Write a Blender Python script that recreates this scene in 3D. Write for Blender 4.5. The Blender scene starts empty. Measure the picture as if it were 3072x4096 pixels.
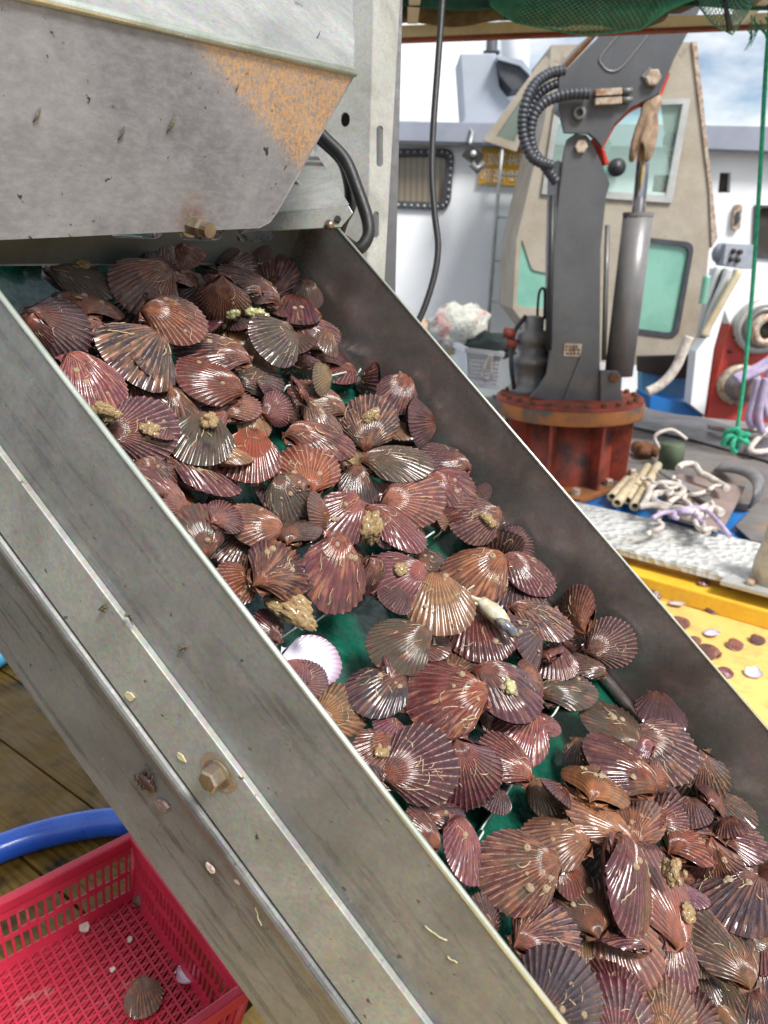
import bpy, bmesh, math, random
from mathutils import Vector, Matrix, noise
from mathutils.geometry import tessellate_polygon

random.seed(7)
S = bpy.context.scene
COL = S.collection
R_ = math.radians

# ------------------------------------------------------------------ camera
PITCH = R_(19.0)
FPX = 2925.0                      # focal length in photograph pixels (3072 x 4096)
CAM = Vector((0, 0, 1.35))
FWD = Vector((0, math.cos(PITCH), -math.sin(PITCH)))
UPV = Vector((0, math.sin(PITCH), math.cos(PITCH)))
RGT = Vector((1, 0, 0))
cd = bpy.data.cameras.new('camera')
cam = bpy.data.objects.new('camera', cd)
COL.objects.link(cam)
cam.location = CAM
cam.rotation_euler = (R_(90) - PITCH, 0, 0)
cd.sensor_fit = 'VERTICAL'
cd.sensor_height = 36.0
cd.sensor_width = 27.0
cd.lens = FPX / 4096 * 36.0
cd.clip_start = 0.02
cd.clip_end = 5000
cd.dof.use_dof = True
cd.dof.focus_distance = 0.90
cd.dof.aperture_fstop = 6.5
S.camera = cam
S.render.resolution_x, S.render.resolution_y = 768, 1024

# ------------------------------------------------------------------ sky and sun
SUN_AZ = R_(140)       # clockwise from +Y (ahead), towards +X
SUN_EL = R_(52)
w = bpy.data.worlds.new('World'); S.world = w; w.use_nodes = True
nt = w.node_tree; N = nt.nodes; L = nt.links
for n_ in list(N): N.remove(n_)
out = N.new('ShaderNodeOutputWorld'); bg = N.new('ShaderNodeBackground')
sky = N.new('ShaderNodeTexSky'); sky.sky_type = 'NISHITA'; sky.sun_disc = False
sky.sun_elevation = SUN_EL; sky.sun_rotation = SUN_AZ; sky.dust_density = 0.6; sky.air_density = 1.0
tc = N.new('ShaderNodeTexCoord'); mp = N.new('ShaderNodeMapping'); mp.inputs['Scale'].default_value = (1, 1, 2.2)
cn = N.new('ShaderNodeTexNoise'); cn.inputs['Scale'].default_value = 3.2; cn.inputs['Detail'].default_value = 7; cn.inputs['Roughness'].default_value = 0.55
cr = N.new('ShaderNodeValToRGB'); cr.color_ramp.elements[0].position = 0.40; cr.color_ramp.elements[1].position = 0.56
mx = N.new('ShaderNodeMix'); mx.data_type = 'RGBA'
mx.inputs[7].default_value = (9.6, 9.6, 9.5, 1)
L.new(tc.outputs['Generated'], mp.inputs['Vector']); L.new(mp.outputs['Vector'], cn.inputs['Vector'])
L.new(cn.outputs['Fac'], cr.inputs['Fac']); L.new(cr.outputs['Color'], mx.inputs[0])
L.new(sky.outputs['Color'], mx.inputs[6]); L.new(mx.outputs[2], bg.inputs['Color'])
bg.inputs['Strength'].default_value = 0.070
L.new(bg.outputs['Background'], out.inputs['Surface'])

sd = bpy.data.lights.new('sun', 'SUN'); sd.energy = 2.6; sd.angle = R_(16.0); sd.color = (1.0, 0.975, 0.935)
sun = bpy.data.objects.new('sun', sd); COL.objects.link(sun)
sdir = Vector((math.sin(SUN_AZ) * math.cos(SUN_EL), math.cos(SUN_AZ) * math.cos(SUN_EL), math.sin(SUN_EL)))
sun.rotation_euler = sdir.to_track_quat('Z', 'Y').to_euler()
sun.location = sdir * 30
vs = S.view_settings
vs.view_transform = 'Standard'; vs.look = 'None'; vs.exposure = 0.95; vs.gamma = 1.0; vs.use_curve_mapping = False
S.cycles.use_denoising = True
S.cycles.max_bounces = 8
S.cycles.diffuse_bounces = 4
S.cycles.glossy_bounces = 4
S.cycles.transmission_bounces = 4
S.cycles.sample_clamp_indirect = 6.0
S.cycles.caustics_reflective = False
S.cycles.caustics_refractive = False

# ------------------------------------------------------------------ geometry helpers
def ray(px, py):
    return FWD + RGT * ((px - 1536) / FPX) - UPV * ((py - 2048) / FPX)
def at(px, py, Z):
    return CAM + ray(px, py) * Z
def onz(px, py, z):
    v = ray(px, py); return CAM + v * ((z - CAM.z) / v.z)
def ony(px, py, y):
    v = ray(px, py); return CAM + v * (y / v.y)
def onpl(px, py, P, n):
    v = ray(px, py); return CAM + v * ((P - CAM).dot(n) / v.dot(n))

def c_(r, g, b):
    f = lambda u: (u / 255 / 12.92) if u / 255 <= 0.04045 else ((u / 255 + 0.055) / 1.055) ** 2.4
    return (f(r), f(g), f(b), 1)

class MB:
    """collects vertices and faces of one mesh"""
    def __init__(s): s.v = []; s.f = []; s.sm = []
    def add(s, vs, fs, smooth=False):
        o = len(s.v); s.v += [tuple(v) for v in vs]
        s.f += [tuple(i + o for i in f) for f in fs]; s.sm += [smooth] * len(fs)
        return s
    def frame(s, o, x, y, z):
        """box spanned by three edge vectors from corner o"""
        o, x, y, z = Vector(o), Vector(x), Vector(y), Vector(z)
        p = [o, o + x, o + x + y, o + y, o + z, o + x + z, o + x + y + z, o + y + z]
        return s.add(p, [(0, 3, 2, 1), (4, 5, 6, 7), (0, 1, 5, 4), (1, 2, 6, 5), (2, 3, 7, 6), (3, 0, 4, 7)])
    def box(s, cx, cy, cz, sx, sy, sz):
        return s.frame((cx - sx / 2, cy - sy / 2, cz - sz / 2), (sx, 0, 0), (0, sy, 0), (0, 0, sz))
    def bar(s, a, b, w_, h_, up=(0, 0, 1)):
        a, b = Vector(a), Vector(b); d = (b - a)
        up = Vector(up); x = d.cross(up)
        if x.length < 1e-6: x = d.cross(Vector((1, 0, 0)))
        x.normalize(); u = x.cross(d).normalized()
        return s.frame(a - x * w_ / 2 - u * h_ / 2, x * w_, d, u * h_)
    def tube(s, pts, r, seg=10, caps=True, closed=False):
        pts = [Vector(p) for p in pts]; n = len(pts)
        rr = r if isinstance(r, (list, tuple)) else [r] * n
        prev = None; rings = []; vs = []
        for i, p in enumerate(pts):
            t = (pts[min(i + 1, n - 1)] - pts[max(i - 1, 0)])
            if t.length < 1e-9: t = Vector((0, 0, 1))
            t.normalize()
            if prev is None:
                a = t.cross(Vector((0, 0, 1)))
                if a.length < 1e-3: a = t.cross(Vector((1, 0, 0)))
            else:
                a = prev - t * prev.dot(t)
                if a.length < 1e-6: a = t.cross(Vector((1, 0, 0)))
            a.normalize(); prev = a; b = t.cross(a)
            for k in range(seg):
                an = 2 * math.pi * k / seg
                vs.append(p + (a * math.cos(an) + b * math.sin(an)) * rr[i])
        fs = []
        for i in range(n - 1):
            for k in range(seg):
                k2 = (k + 1) % seg
                fs.append((i * seg + k, i * seg + k2, (i + 1) * seg + k2, (i + 1) * seg + k))
        s.add(vs, fs, True)
        if caps:
            o = len(s.v) - len(vs)
            s.f.append(tuple(o + k for k in range(seg))[::-1]); s.sm.append(False)
            s.f.append(tuple(o + (n - 1) * seg + k for k in range(seg))); s.sm.append(False)
        return s
    def lathe(s, prof, base=(0, 0, 0), axis=(0, 0, 1), seg=32, smooth=True):
        """prof: list of (radius, height)"""
        base = Vector(base); ax = Vector(axis).normalized()
        a = ax.cross(Vector((0, 0, 1)))
        if a.length < 1e-3: a = Vector((1, 0, 0))
        a.normalize(); b = ax.cross(a); vs = []; fs = []
        for (r, h) in prof:
            for k in range(seg):
                an = 2 * math.pi * k / seg
                vs.append(base + ax * h + (a * math.cos(an) + b * math.sin(an)) * r)
        for i in range(len(prof) - 1):
            for k in range(seg):
                k2 = (k + 1) % seg
                fs.append((i * seg + k, i * seg + k2, (i + 1) * seg + k2, (i + 1) * seg + k))
        return s.add(vs, fs, smooth)
    def prism(s, loops, off):
        """loops: outer loop then holes (3D points, planar); off: extrusion vector"""
        off = Vector(off); loops = [[Vector(p) for p in l] for l in loops]
        flat = [p for l in loops for p in l]; m = len(flat)
        tris = tessellate_polygon(loops)
        fs = [tuple(t) for t in tris] + [tuple(i + m for i in t)[::-1] for t in tris]
        o = 0
        for l in loops:
            k = len(l)
            for i in range(k):
                j = (i + 1) % k
                fs.append((o + i, o + j, o + j + m, o + i + m))
            o += k
        return s.add(flat + [p + off for p in flat], fs)
    def blob(s, c, r, sub=2, amp=0.2, fr=2.0, seed=0, sq=(1, 1, 1)):
        bm = bmesh.new(); bmesh.ops.create_icosphere(bm, subdivisions=sub, radius=1)
        vs = []
        for v in bm.verts:
            p = v.co; k = 1 + amp * noise.noise(p * fr + Vector((seed * 3.1, seed * 1.7, seed)))
            vs.append((c[0] + p.x * r * k * sq[0], c[1] + p.y * r * k * sq[1], c[2] + p.z * r * k * sq[2]))
        bm.verts.ensure_lookup_table()
        fs = [tuple(v.index for v in f.verts) for f in bm.faces]; bm.free()
        return s.add(vs, fs, True)
    def mesh(s, name):
        me = bpy.data.meshes.new(name); me.from_pydata(s.v, [], s.f); me.update()
        for p, k in zip(me.polygons, s.sm): p.use_smooth = k
        bm = bmesh.new(); bm.from_mesh(me); bmesh.ops.recalc_face_normals(bm, faces=bm.faces); bm.to_mesh(me); bm.free()
        return me
    def build(s, name, m, parent=None, bevel=0):
        o = bpy.data.objects.new(name, s.mesh(name)); COL.objects.link(o)
        if m: o.data.materials.append(m)
        if parent: o.parent = parent
        if bevel:
            b = o.modifiers.new('bevel', 'BEVEL'); b.width = bevel; b.segments = 2; b.limit_method = 'ANGLE'; b.angle_limit = R_(40)
        return o

def tag(o, label, cat, group=None):
    o['label'] = label; o['category'] = cat
    if group: o['group'] = group
    return o
def struct(o): o['kind'] = 'structure'; return o
def empty(name, loc=(0, 0, 0)):
    o = bpy.data.objects.new(name, None); COL.objects.link(o); o.empty_display_size = 0.05
    return o      # parts carry world coordinates; moved to its base below by settle()
def settle(root):
    """put the Empty at the base of its parts without moving them"""
    pts = []
    for ch in root.children:
        if ch.type == 'MESH' and len(ch.data.vertices):
            pts += [v.co for v in ch.data.vertices]
    if not pts: return root
    lo = Vector((sum(p.x for p in pts) / len(pts), sum(p.y for p in pts) / len(pts), min(p.z for p in pts)))
    root.location = lo
    inv = Matrix.Translation(-lo)
    for ch in root.children: ch.matrix_parent_inverse = inv
    return root

def smooth_path(pts, n=8, closed=False):
    pts = [Vector(p) for p in pts]; o = []
    m = len(pts)
    for i in range(m if closed else m - 1):
        p1, p2 = pts[i], pts[(i + 1) % m]
        p0 = pts[i - 1] if (i > 0 or closed) else p1
        p3 = pts[(i + 2) % m] if (i + 2 < m or closed) else p2
        for k in range(n):
            t = k / n
            o.append(0.5 * ((2 * p1) + (p2 - p0) * t + (2 * p0 - 5 * p1 + 4 * p2 - p3) * t * t + (3 * p1 - p0 - 3 * p2 + p3) * t ** 3))
    if not closed: o.append(pts[-1])
    return o
def rp(pts, r, n=5):
    """round the corners of a 2D polygon"""
    o = []; m = len(pts)
    for i in range(m):
        p = Vector(pts[i]); a = Vector(pts[i - 1]) - p; b = Vector(pts[(i + 1) % m]) - p
        ra = min(r, a.length * .45); rb = min(r, b.length * .45)
        A = p + a.normalized() * ra; B = p + b.normalized() * rb
        for k in range(n + 1):
            t = k / n; q = A * (1 - t) ** 2 + p * 2 * t * (1 - t) + B * t * t; o.append((q.x, q.y))
    return o
def slot2(cx, cy, w_, h_, n=6):
    """stadium outline in 2D, upright"""
    r = min(w_, h_) / 2; o = []
    if h_ >= w_:
        for k in range(n + 1): a = math.pi * k / n; o.append((cx + r * math.cos(a), cy + h_ / 2 - r + r * math.sin(a)))
        for k in range(n + 1): a = math.pi + math.pi * k / n; o.append((cx + r * math.cos(a), cy - h_ / 2 + r + r * math.sin(a)))
    else:
        for k in range(n + 1): a = -math.pi / 2 + math.pi * k / n; o.append((cx + w_ / 2 - r + r * math.cos(a), cy + r * math.sin(a)))
        for k in range(n + 1): a = math.pi / 2 + math.pi * k / n; o.append((cx - w_ / 2 + r + r * math.cos(a), cy + r * math.sin(a)))
    return o

# ------------------------------------------------------------------ materials
def base_mat(name):
    m = bpy.data.materials.new(name); m.use_nodes = True
    nt = m.node_tree; return m, nt.nodes, nt.links, nt.nodes['Principled BSDF']
def nz(N, L, scale, detail=5, rough=.55, vec=None, dist=0):
    t = N.new('ShaderNodeTexNoise'); t.inputs['Scale'].default_value = scale; t.inputs['Detail'].default_value = detail
    t.inputs['Roughness'].default_value = rough; t.inputs['Distortion'].default_value = dist
    if vec is not None: L.new(vec, t.inputs['Vector'])
    return t.outputs['Fac']
def ramp(N, L, fac, a, b, ca=(0, 0, 0, 1), cb=(1, 1, 1, 1)):
    r = N.new('ShaderNodeValToRGB'); e = r.color_ramp.elements
    e[0].position = a; e[1].position = b; e[0].color = ca; e[1].color = cb
    L.new(fac, r.inputs['Fac']); return r.outputs['Color']
def mixc(N, L, fac, a, b, mode='MIX'):
    m = N.new('ShaderNodeMix'); m.data_type = 'RGBA'; m.blend_type = mode
    for sock, v in ((0, fac), (6, a), (7, b)):
        if isinstance(v, (int, float, tuple)): m.inputs[sock].default_value = v
        else: L.new(v, m.inputs[sock])
    return m.outputs[2]
def math_(N, L, op, a, b=0.0, c=None):
    m = N.new('ShaderNodeMath'); m.operation = op
    for i, v in enumerate((a, b) if c is None else (a, b, c)):
        if isinstance(v, (int, float)): m.inputs[i].default_value = v
        else: L.new(v, m.inputs[i])
    return m.outputs[0]
def bump(N, L, P, h, st=.2, dist=.002):
    b = N.new('ShaderNodeBump'); b.inputs['Strength'].default_value = st; b.inputs['Distance'].default_value = dist
    L.new(h, b.inputs['Height']); L.new(b.outputs['Normal'], P.inputs['Normal'])
def objco(N): return N.new('ShaderNodeTexCoord').outputs['Object']

def M(name, col, rough=.5, metal=0.0, col2=None, scale=15, lo=.4, hi=.65, col3=None, scale3=40, lo3=.6, hi3=.72,
      bst=0.0, bsc=80, bd=.002, coat=0, spec=.5, fine=.12):
    """painted-look material: two tones by noise, an optional stain, fine grain and relief"""
    m, N, L, P = base_mat(name); v = objco(N)
    a = col if isinstance(col, tuple) else col
    cur = mixc(N, L, ramp(N, L, nz(N, L, scale, 6, .6, v), lo, hi), a, col2 or tuple(x * .8 for x in a[:3]) + (1,))
    if fine:
        f = nz(N, L, scale * 12, 3, .6, v)
        cur = mixc(N, L, math_(N, L, 'MULTIPLY', ramp(N, L, f, .35, .75), fine), cur, (.02, .02, .02, 1))
    if col3: cur = mixc(N, L, ramp(N, L, nz(N, L, scale3, 8, .65, v), lo3, hi3), cur, col3)
    L.new(cur, P.inputs['Base Color'])
    rr = math_(N, L, 'MULTIPLY_ADD', nz(N, L, scale * 2, 4, .6, v), .35, rough - .17)
    L.new(rr, P.inputs['Roughness']); P.inputs['Metallic'].default_value = metal
    P.inputs['Specular IOR Level'].default_value = spec
    if coat: P.inputs['Coat Weight'].default_value = coat; P.inputs['Coat Roughness'].default_value = .12
    if bst: bump(N, L, P, nz(N, L, bsc, 5, .6, v), bst, bd)
    return m

def galv(name, col, dark, metal=.55, rough=.42, spots=.5, spot_scale=70, streak=0.0, tint=None, run=False):
    """weathered zinc or stainless sheet: blotches, pits, grime spots"""
    m, N, L, P = base_mat(name); v = objco(N)
    cur = mixc(N, L, ramp(N, L, nz(N, L, 9, 7, .62, v, .6), .35, .68), col, dark)
    vor = N.new('ShaderNodeTexVoronoi'); vor.inputs['Scale'].default_value = 260; L.new(v, vor.inputs['Vector'])
    cur = mixc(N, L, .14, cur, vor.outputs['Color'], 'OVERLAY')
    f2 = nz(N, L, 55, 6, .7, v)
    cur = mixc(N, L, math_(N, L, 'MULTIPLY', ramp(N, L, f2, .5, .72), .55), cur, dark)
    if run:      # drawn lines and water marks along the trough
        cx = N.new('ShaderNodeCombineXYZ')
        for k, (ax, sc) in enumerate(((Vector((.599, -.342, .724)), 70), (Vector((.496, .868, 0)), 70), (Vector((.629, -.36, -.689)), 6))):
            d = N.new('ShaderNodeVectorMath'); d.operation = 'DOT_PRODUCT'; d.inputs[1].default_value = ax; L.new(v, d.inputs[0])
            L.new(math_(N, L, 'MULTIPLY', d.outputs['Value'], sc), cx.inputs[k])
        ln_ = nz(N, L, 1.0, 7, .68, cx.outputs[0])
        cur = mixc(N, L, math_(N, L, 'MULTIPLY', ramp(N, L, ln_, .52, .72), .09), cur, c_(104, 102, 98))
        cur = mixc(N, L, math_(N, L, 'MULTIPLY', ramp(N, L, ln_, .44, .30), .12), cur, c_(200, 200, 194))
    sp = ramp(N, L, nz(N, L, spot_scale, 3, .5, v), .69, .74)
    cur = mixc(N, L, math_(N, L, 'MULTIPLY', sp, spots), cur, (.045, .04, .032, 1))
    wh = ramp(N, L, nz(N, L, spot_scale * 1.6, 4, .6, v), .70, .76)
    cur = mixc(N, L, math_(N, L, 'MULTIPLY', wh, spots * .5), cur, (.62, .62, .57, 1))
    if tint: cur = mixc(N, L, math_(N, L, 'MULTIPLY', ramp(N, L, nz(N, L, 4.5, 5, .6, v), .5, .68), .6), cur, tint)
    L.new(cur, P.inputs['Base Color']); P.inputs['Metallic'].default_value = metal
    L.new(math_(N, L, 'MULTIPLY_ADD', f2, .4, rough - .2), P.inputs['Roughness'])
    bump(N, L, P, nz(N, L, 140, 6, .65, v), .25, .0012)
    return m

m_galv = galv('galvanised_sheet', c_(176, 178, 174), c_(140, 141, 137), metal=.4)
m_galvd = galv('galvanised_channel', c_(142, 142, 141), c_(104, 103, 102), metal=.35, rough=.5, spots=.8, spot_scale=95, run=True)
m_galvx = galv('channel_shade_tone', c_(114, 114, 113), c_(84, 83, 82), metal=.3, rough=.52, spots=.8, spot_scale=95, run=True)  # shade of the turned-away lower web, put into a darker colour
m_galvl = galv('galvanised_band', c_(170, 171, 166), c_(140, 140, 134), metal=.3, rough=.55, spots=.9, spot_scale=95)
m_hop = galv('hopper_sheet', c_(170, 167, 165), c_(118, 114, 112), metal=.35, rough=.5, spots=.75, spot_scale=38, tint=c_(120, 112, 110))
m_hopu = galv('hopper_sheet_pale', c_(160, 161, 158), c_(130, 131, 128), metal=.2, rough=.6, spots=.6, spot_scale=40)
m_post = galv('post_zinc', c_(176, 176, 170), c_(148, 147, 140), metal=.15, rough=.55, spots=.35, spot_scale=120)
m_stain = galv('stainless_wall', c_(154, 147, 144), c_(120, 112, 109), metal=.65, rough=.28, spots=.12, spot_scale=60, tint=c_(112, 92, 82))
m_edge = M('bright_sheet_edge', c_(222, 226, 214), .3, .7, c_(196, 204, 186), 30)
m_bolt = galv('bolt_zinc', c_(176, 166, 146), c_(112, 90, 66), metal=.75, rough=.4, spots=.3, tint=c_(122, 84, 52))
m_rust = M('rust', c_(116, 74, 44), .85, 0, c_(86, 52, 32), 60, bst=.5, bsc=200)
m_black = M('black_rubber', c_(38, 38, 40), .45, 0, c_(52, 52, 54), 30)
m_cable = M('black_cable_sheath', c_(26, 26, 28), .5, 0, c_(40, 40, 40), 60, .45, .7)
m_belt, _N, _L, _P = base_mat('green_belt')
_v = objco(_N)
_L.new(mixc(_N, _L, ramp(_N, _L, nz(_N, _L, 30, 6, .6, _v), .35, .7), c_(12, 68, 54), c_(26, 92, 74)), _P.inputs['Base Color'])
_L.new(ramp(_N, _L, nz(_N, _L, 90, 5, .6, _v), .42, .62, (.10, .10, .10, 1), (.5, .5, .5, 1)), _P.inputs['Roughness'])
_P.inputs['Coat Weight'].default_value = .4; _P.inputs['Coat Roughness'].default_value = .08
bump(_N, _L, _P, nz(_N, _L, 160, 4, .5, _v), .3, .002)
m_belte = M('belt_edge_highlight', c_(226, 230, 222), .4, 0, c_(200, 208, 196), 40)  # light caught on the green cleat edges, put in as white
# ================================================================== SETTING
# ---- water
m_water = M('sea_water', c_(60, 84, 92), .12, 0, c_(72, 98, 104), 2, bst=.5, bsc=6, bd=.05, fine=0)
struct(MB().frame((-600, -600, -.6), (1200, 0, 0), (0, 1200, 0), (0, 0, .02)).build('water', m_water))

# ---- wet brown planks of the raft and its yellow painted planks
UD = Vector((.80, -.60, 0)).normalized(); VD = Vector((.60, .80, 0)).normalized()
def wood(name, a, b, dirt, rough, groove, wet):
    m, N, L, P = base_mat(name)
    tcn = N.new('ShaderNodeTexCoord')
    mpn = N.new('ShaderNodeMapping'); mpn.inputs['Scale'].default_value = (1.2, 26, 1)
    L.new(tcn.outputs['Object'], mpn.inputs['Vector'])
    g = nz(N, L, 6, 6, .6, mpn.outputs['Vector'])
    oi = N.new('ShaderNodeObjectInfo')
    cur = mixc(N, L, ramp(N, L, g, .3, .7), a, b)
    cur = mixc(N, L, math_(N, L, 'MULTIPLY', oi.outputs['Random'], .3), cur, dirt)
    cur = mixc(N, L, ramp(N, L, nz(N, L, 7, 7, .65, tcn.outputs['Object']), .5, .68), cur, dirt)
    L.new(cur, P.inputs['Base Color'])
    L.new(ramp(N, L, nz(N, L, 9, 5, .6, tcn.outputs['Object']), .4, .6, (rough, rough, rough, 1), (wet, wet, wet, 1)), P.inputs['Roughness'])
    wv = N.new('ShaderNodeTexWave'); wv.wave_type = 'BANDS'; wv.bands_direction = 'Y'; wv.inputs['Scale'].default_value = 16; wv.inputs['Distortion'].default_value = .6
    L.new(tcn.outputs['Object'], wv.inputs['Vector'])
    P.inputs['Specular IOR Level'].default_value = .28
    h = math_(N, L, 'ADD', math_(N, L, 'MULTIPLY', wv.outputs['Fac'], groove), g)
    bump(N, L, P, h, .5, .004)
    return m
m_wood = wood('wet_brown_plank', c_(86, 64, 18), c_(116, 90, 34), c_(34, 27, 12), .6, .9, .34)
m_ywood = wood('yellow_painted_plank', c_(220, 180, 88), c_(238, 210, 134), c_(190, 156, 96), .5, .25, .4)
m_yled = M('yellow_ledge_paint', c_(238, 190, 58), .5, 0, c_(226, 172, 44), 6, col3=c_(196, 150, 60), lo3=.62, hi3=.75)

sub = MB().frame((-6, -6, -.075), (14, 0, 0), (0, 12, 0), (0, 0, .02)).build('raft_base', m_black); struct(sub)
EA, EB = onz(2636, 2392, 0), onz(3070, 2519, 0)          # foot of the yellow ledge
ED = (EB - EA).normalized(); EN = Vector((-ED.y, ED.x, 0));  EN = EN if EN.y > 0 else -EN
def plank_mesh(name, ln, wd, th=.035):
    mb = MB().frame((0, 0, -th), (ln, 0, 0), (0, wd, 0), (0, 0, th)); return mb.mesh(name)
wood_deck = struct(MB().frame((-5, -5, -.05), (4.9, 0, 0), (0, 9, 0), (0, 0, .008)).build('wood_deck', m_wood))
yellow_deck = struct(MB().frame((.4, -2, -.052), (4, 0, 0), (0, 4.2, 0), (0, 0, .008)).build('yellow_deck', m_ywood))
rotM = Matrix.Rotation(math.atan2(UD.y, UD.x), 4, 'Z')
pm_b = plank_mesh('plank', 3.2, .19); pm_b.materials.append(m_wood)
pm_y = plank_mesh('plank', 3.6, .405); pm_y.materials.append(m_ywood)
V0 = onz(2980, 2690, 0).dot(VD)                          # the seam one sees on the yellow deck
for i in range(-9, 16):
    o = bpy.data.objects.new('plank', pm_b); COL.objects.link(o); o.parent = wood_deck
    u0 = -4.07 + .02 * (i % 3); v0 = i * .197
    o.matrix_world = Matrix.Translation(UD * u0 + VD * v0 + Vector((0, 0, .0015 * (i % 2)))) @ rotM
for i in range(-7, 3):
    o = bpy.data.objects.new('plank', pm_y); COL.objects.link(o); o.parent = yellow_deck
    o.matrix_world = Matrix.Translation(UD * (-.83 + .02 * (i % 2)) + VD * (V0 + i * .41) + Vector((0, 0, .002 * (i % 2)))) @ rotM

# ---- yellow ledge at the raft edge
LG0 = EA - ED * 2.6
HL = .075
LBK = onz(2924, 2324, HL); wl = (LBK - EA).dot(EN)
ledge = empty('raft_ledge')
for k in range(5):
    a = LG0 + ED * (k * 1.14)
    MB().frame(a + ED * .002, ED * 1.136, EN * wl, Vector((0, 0, HL + .001 * (k % 2)))).build('plank', m_yled, ledge, bevel=.006)
tag(settle(ledge), 'low yellow painted ledge running along the raft edge before the white gunwale', 'ledge')

# ---- the crane boat: hull, gunwale and deck
m_gunw, N_, L_, P_ = base_mat('white_tread')
v_ = objco(N_)
bk = N_.new('ShaderNodeTexVoronoi'); bk.inputs['Scale'].default_value = 28; L_.new(v_, bk.inputs['Vector'])
cur_ = mixc(N_, L_, ramp(N_, L_, nz(N_, L_, 5, 7, .65, v_), .55, .72), c_(196, 196, 193), c_(166, 162, 152))
cur_ = mixc(N_, L_, ramp(N_, L_, nz(N_, L_, 9, 5, .6, v_), .68, .75), cur_, c_(168, 128, 84))
L_.new(cur_, P_.inputs['Base Color']); P_.inputs['Roughness'].default_value = .5
bump(N_, L_, P_, bk.outputs['Distance'], .9, .022)
m_blue = M('blue_deck_paint', c_(24, 104, 178), .4, 0, c_(38, 122, 196), 5, col3=c_(70, 90, 110), lo3=.62, hi3=.74)
m_grey = M('grey_deck', c_(122, 118, 114), .6, 0, c_(96, 92, 92), 4, col3=c_(136, 116, 96), scale3=5, lo3=.5, hi3=.7, bst=.2)
m_mat = M('black_rubber_mat', c_(66, 64, 72), .45, 0, c_(84, 80, 86), 5)
m_rub = M('yellow_rub_rail', c_(178, 132, 40), .6, 0, c_(140, 98, 34), 7)
ZG = .145
G0 = onz(3000, 2324, ZG); GD = ED; gl = (onz(2985, 2160, ZG) - G0).dot(EN)
gun = empty('boat_gunwale')
gfront = G0 - EN * .0
for k in range(6):
    a = gfront + ED * (-3.7 + k * .93)
    MB().frame(a + Vector((0, 0, -.012)), ED * .926, EN * gl, Vector((0, 0, .012 + .0008 * (k % 2)))).build('tread_plate', m_gunw, gun, bevel=.004)
MB().frame(gfront + ED * -3.7 + EN * .03 + Vector((0, 0, -.26)), ED * 5.6, EN * .05, Vector((0, 0, .245))).build('rub_rail', m_rub, gun)
MB().frame(gfront + ED * -3.7 + EN * -.012 + Vector((0, 0, -.03)), ED * 5.6, EN * .01, Vector((0, 0, .026))).build('edge_strip', m_gunw, gun)
tag(settle(gun), 'white studded gunwale plate along the edge of the crane boat', 'gunwale')
ZD = .10
gin = gfront + EN * gl
hull = MB().frame(gfront + ED * -6 + EN * .10 + Vector((0, 0, -.7)), ED * 12, EN * 7, Vector((0, 0, .60))).build('boat_hull', m_blue)
tag(hull, 'blue hull of the crane boat beyond the white gunwale', 'boat')
deck = struct(MB().frame(gin + ED * -6 + EN * .005 + Vector((0, 0, ZD - .15)), ED * 12, EN * 6.6, Vector((0, 0, .01))).build('boat_deck', m_blue))
ZD = gin.z + ZD - .15 + .01 if False else (G0.z + ZD - .14)
DK = ZD
walk = MB().frame(gin + ED * -6 + EN * .55 + Vector((0, 0, DK - gin.z)), ED * 12, EN * 5.9, Vector((0, 0, .006))).build('deck_walkway', m_grey); struct(walk)

# ---- canopy of the raft: translucent sheet, cream fascia boards, red edge
m_tarp, N_, L_, P_ = base_mat('pale_tarp')
tr = N_.new('ShaderNodeBsdfTranslucent'); df = N_.new('ShaderNodeBsdfDiffuse'); ms = N_.new('ShaderNodeMixShader')
tr.inputs['Color'].default_value = (.86, .86, .84, 1); df.inputs['Color'].default_value = (.55, .54, .50, 1); ms.inputs[0].default_value = .78
L_.new(tr.outputs[0], ms.inputs[1]); L_.new(df.outputs[0], ms.inputs[2]); L_.new(ms.outputs[0], N_['Material Output'].inputs['Surface'])
m_cream = M('cream_board', c_(236, 226, 206), .6, 0, c_(220, 206, 182), 6, col3=c_(150, 124, 92), lo3=.64, hi3=.76)
m_redline = M('rusty_edge', c_(150, 74, 44), .7, 0, c_(120, 60, 40), 20)
m_log = M('weathered_log', c_(112, 100, 76), .8, 0, c_(76, 66, 50), 12, bst=.6, bsc=40)
m_gtarp = M('green_tarp', c_(22, 92, 80), .5, 0, c_(14, 70, 62), 8)
YC = 3.3
canopy = empty('canopy')
zc = ony(2300, 110, YC).z
MB().frame((-1.6, 2.3, zc + .18), (3.9, 0, 0), (0, YC - 2.3, -.06), (0, 0, .004)).build('roof_sheet', m_tarp, canopy)
a, b = ony(1200, 150, YC), ony(3500, 70, YC)
MB().bar(a - (b - a) * .8, b + (b - a) * .2, .03, .05).build('fascia_board', m_cream, canopy)
a2, b2 = ony(1200, 178, YC), ony(3500, 92, YC)
MB().bar(a2 - (b2 - a2) * .8 + Vector((0, .0, 0)), b2, .036, .012).build('edge_strip', m_redline, canopy)
for px in (1650, 2950):
    p = ony(px, 60, YC - .05)
    MB().bar(p - Vector((0, 1.0, -.04)), p, .04, .06).build('rafter', m_cream, canopy)
tag(settle(canopy), 'pale sheet canopy with cream fascia boards over the raft', 'canopy')
lg = MB(); a, b = ony(1540, 62, YC - .02), ony(2080, 48, YC - .02)
lg.tube([a + (b - a) * t + Vector((0, 0, .01 * math.sin(9 * t))) for t in [k / 12 for k in range(13)]], .035, 10)
tag(lg.build('roof_pole', m_log), 'weathered brown pole lying along the canopy edge', 'pole')
tp = MB(); g = 14
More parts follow.
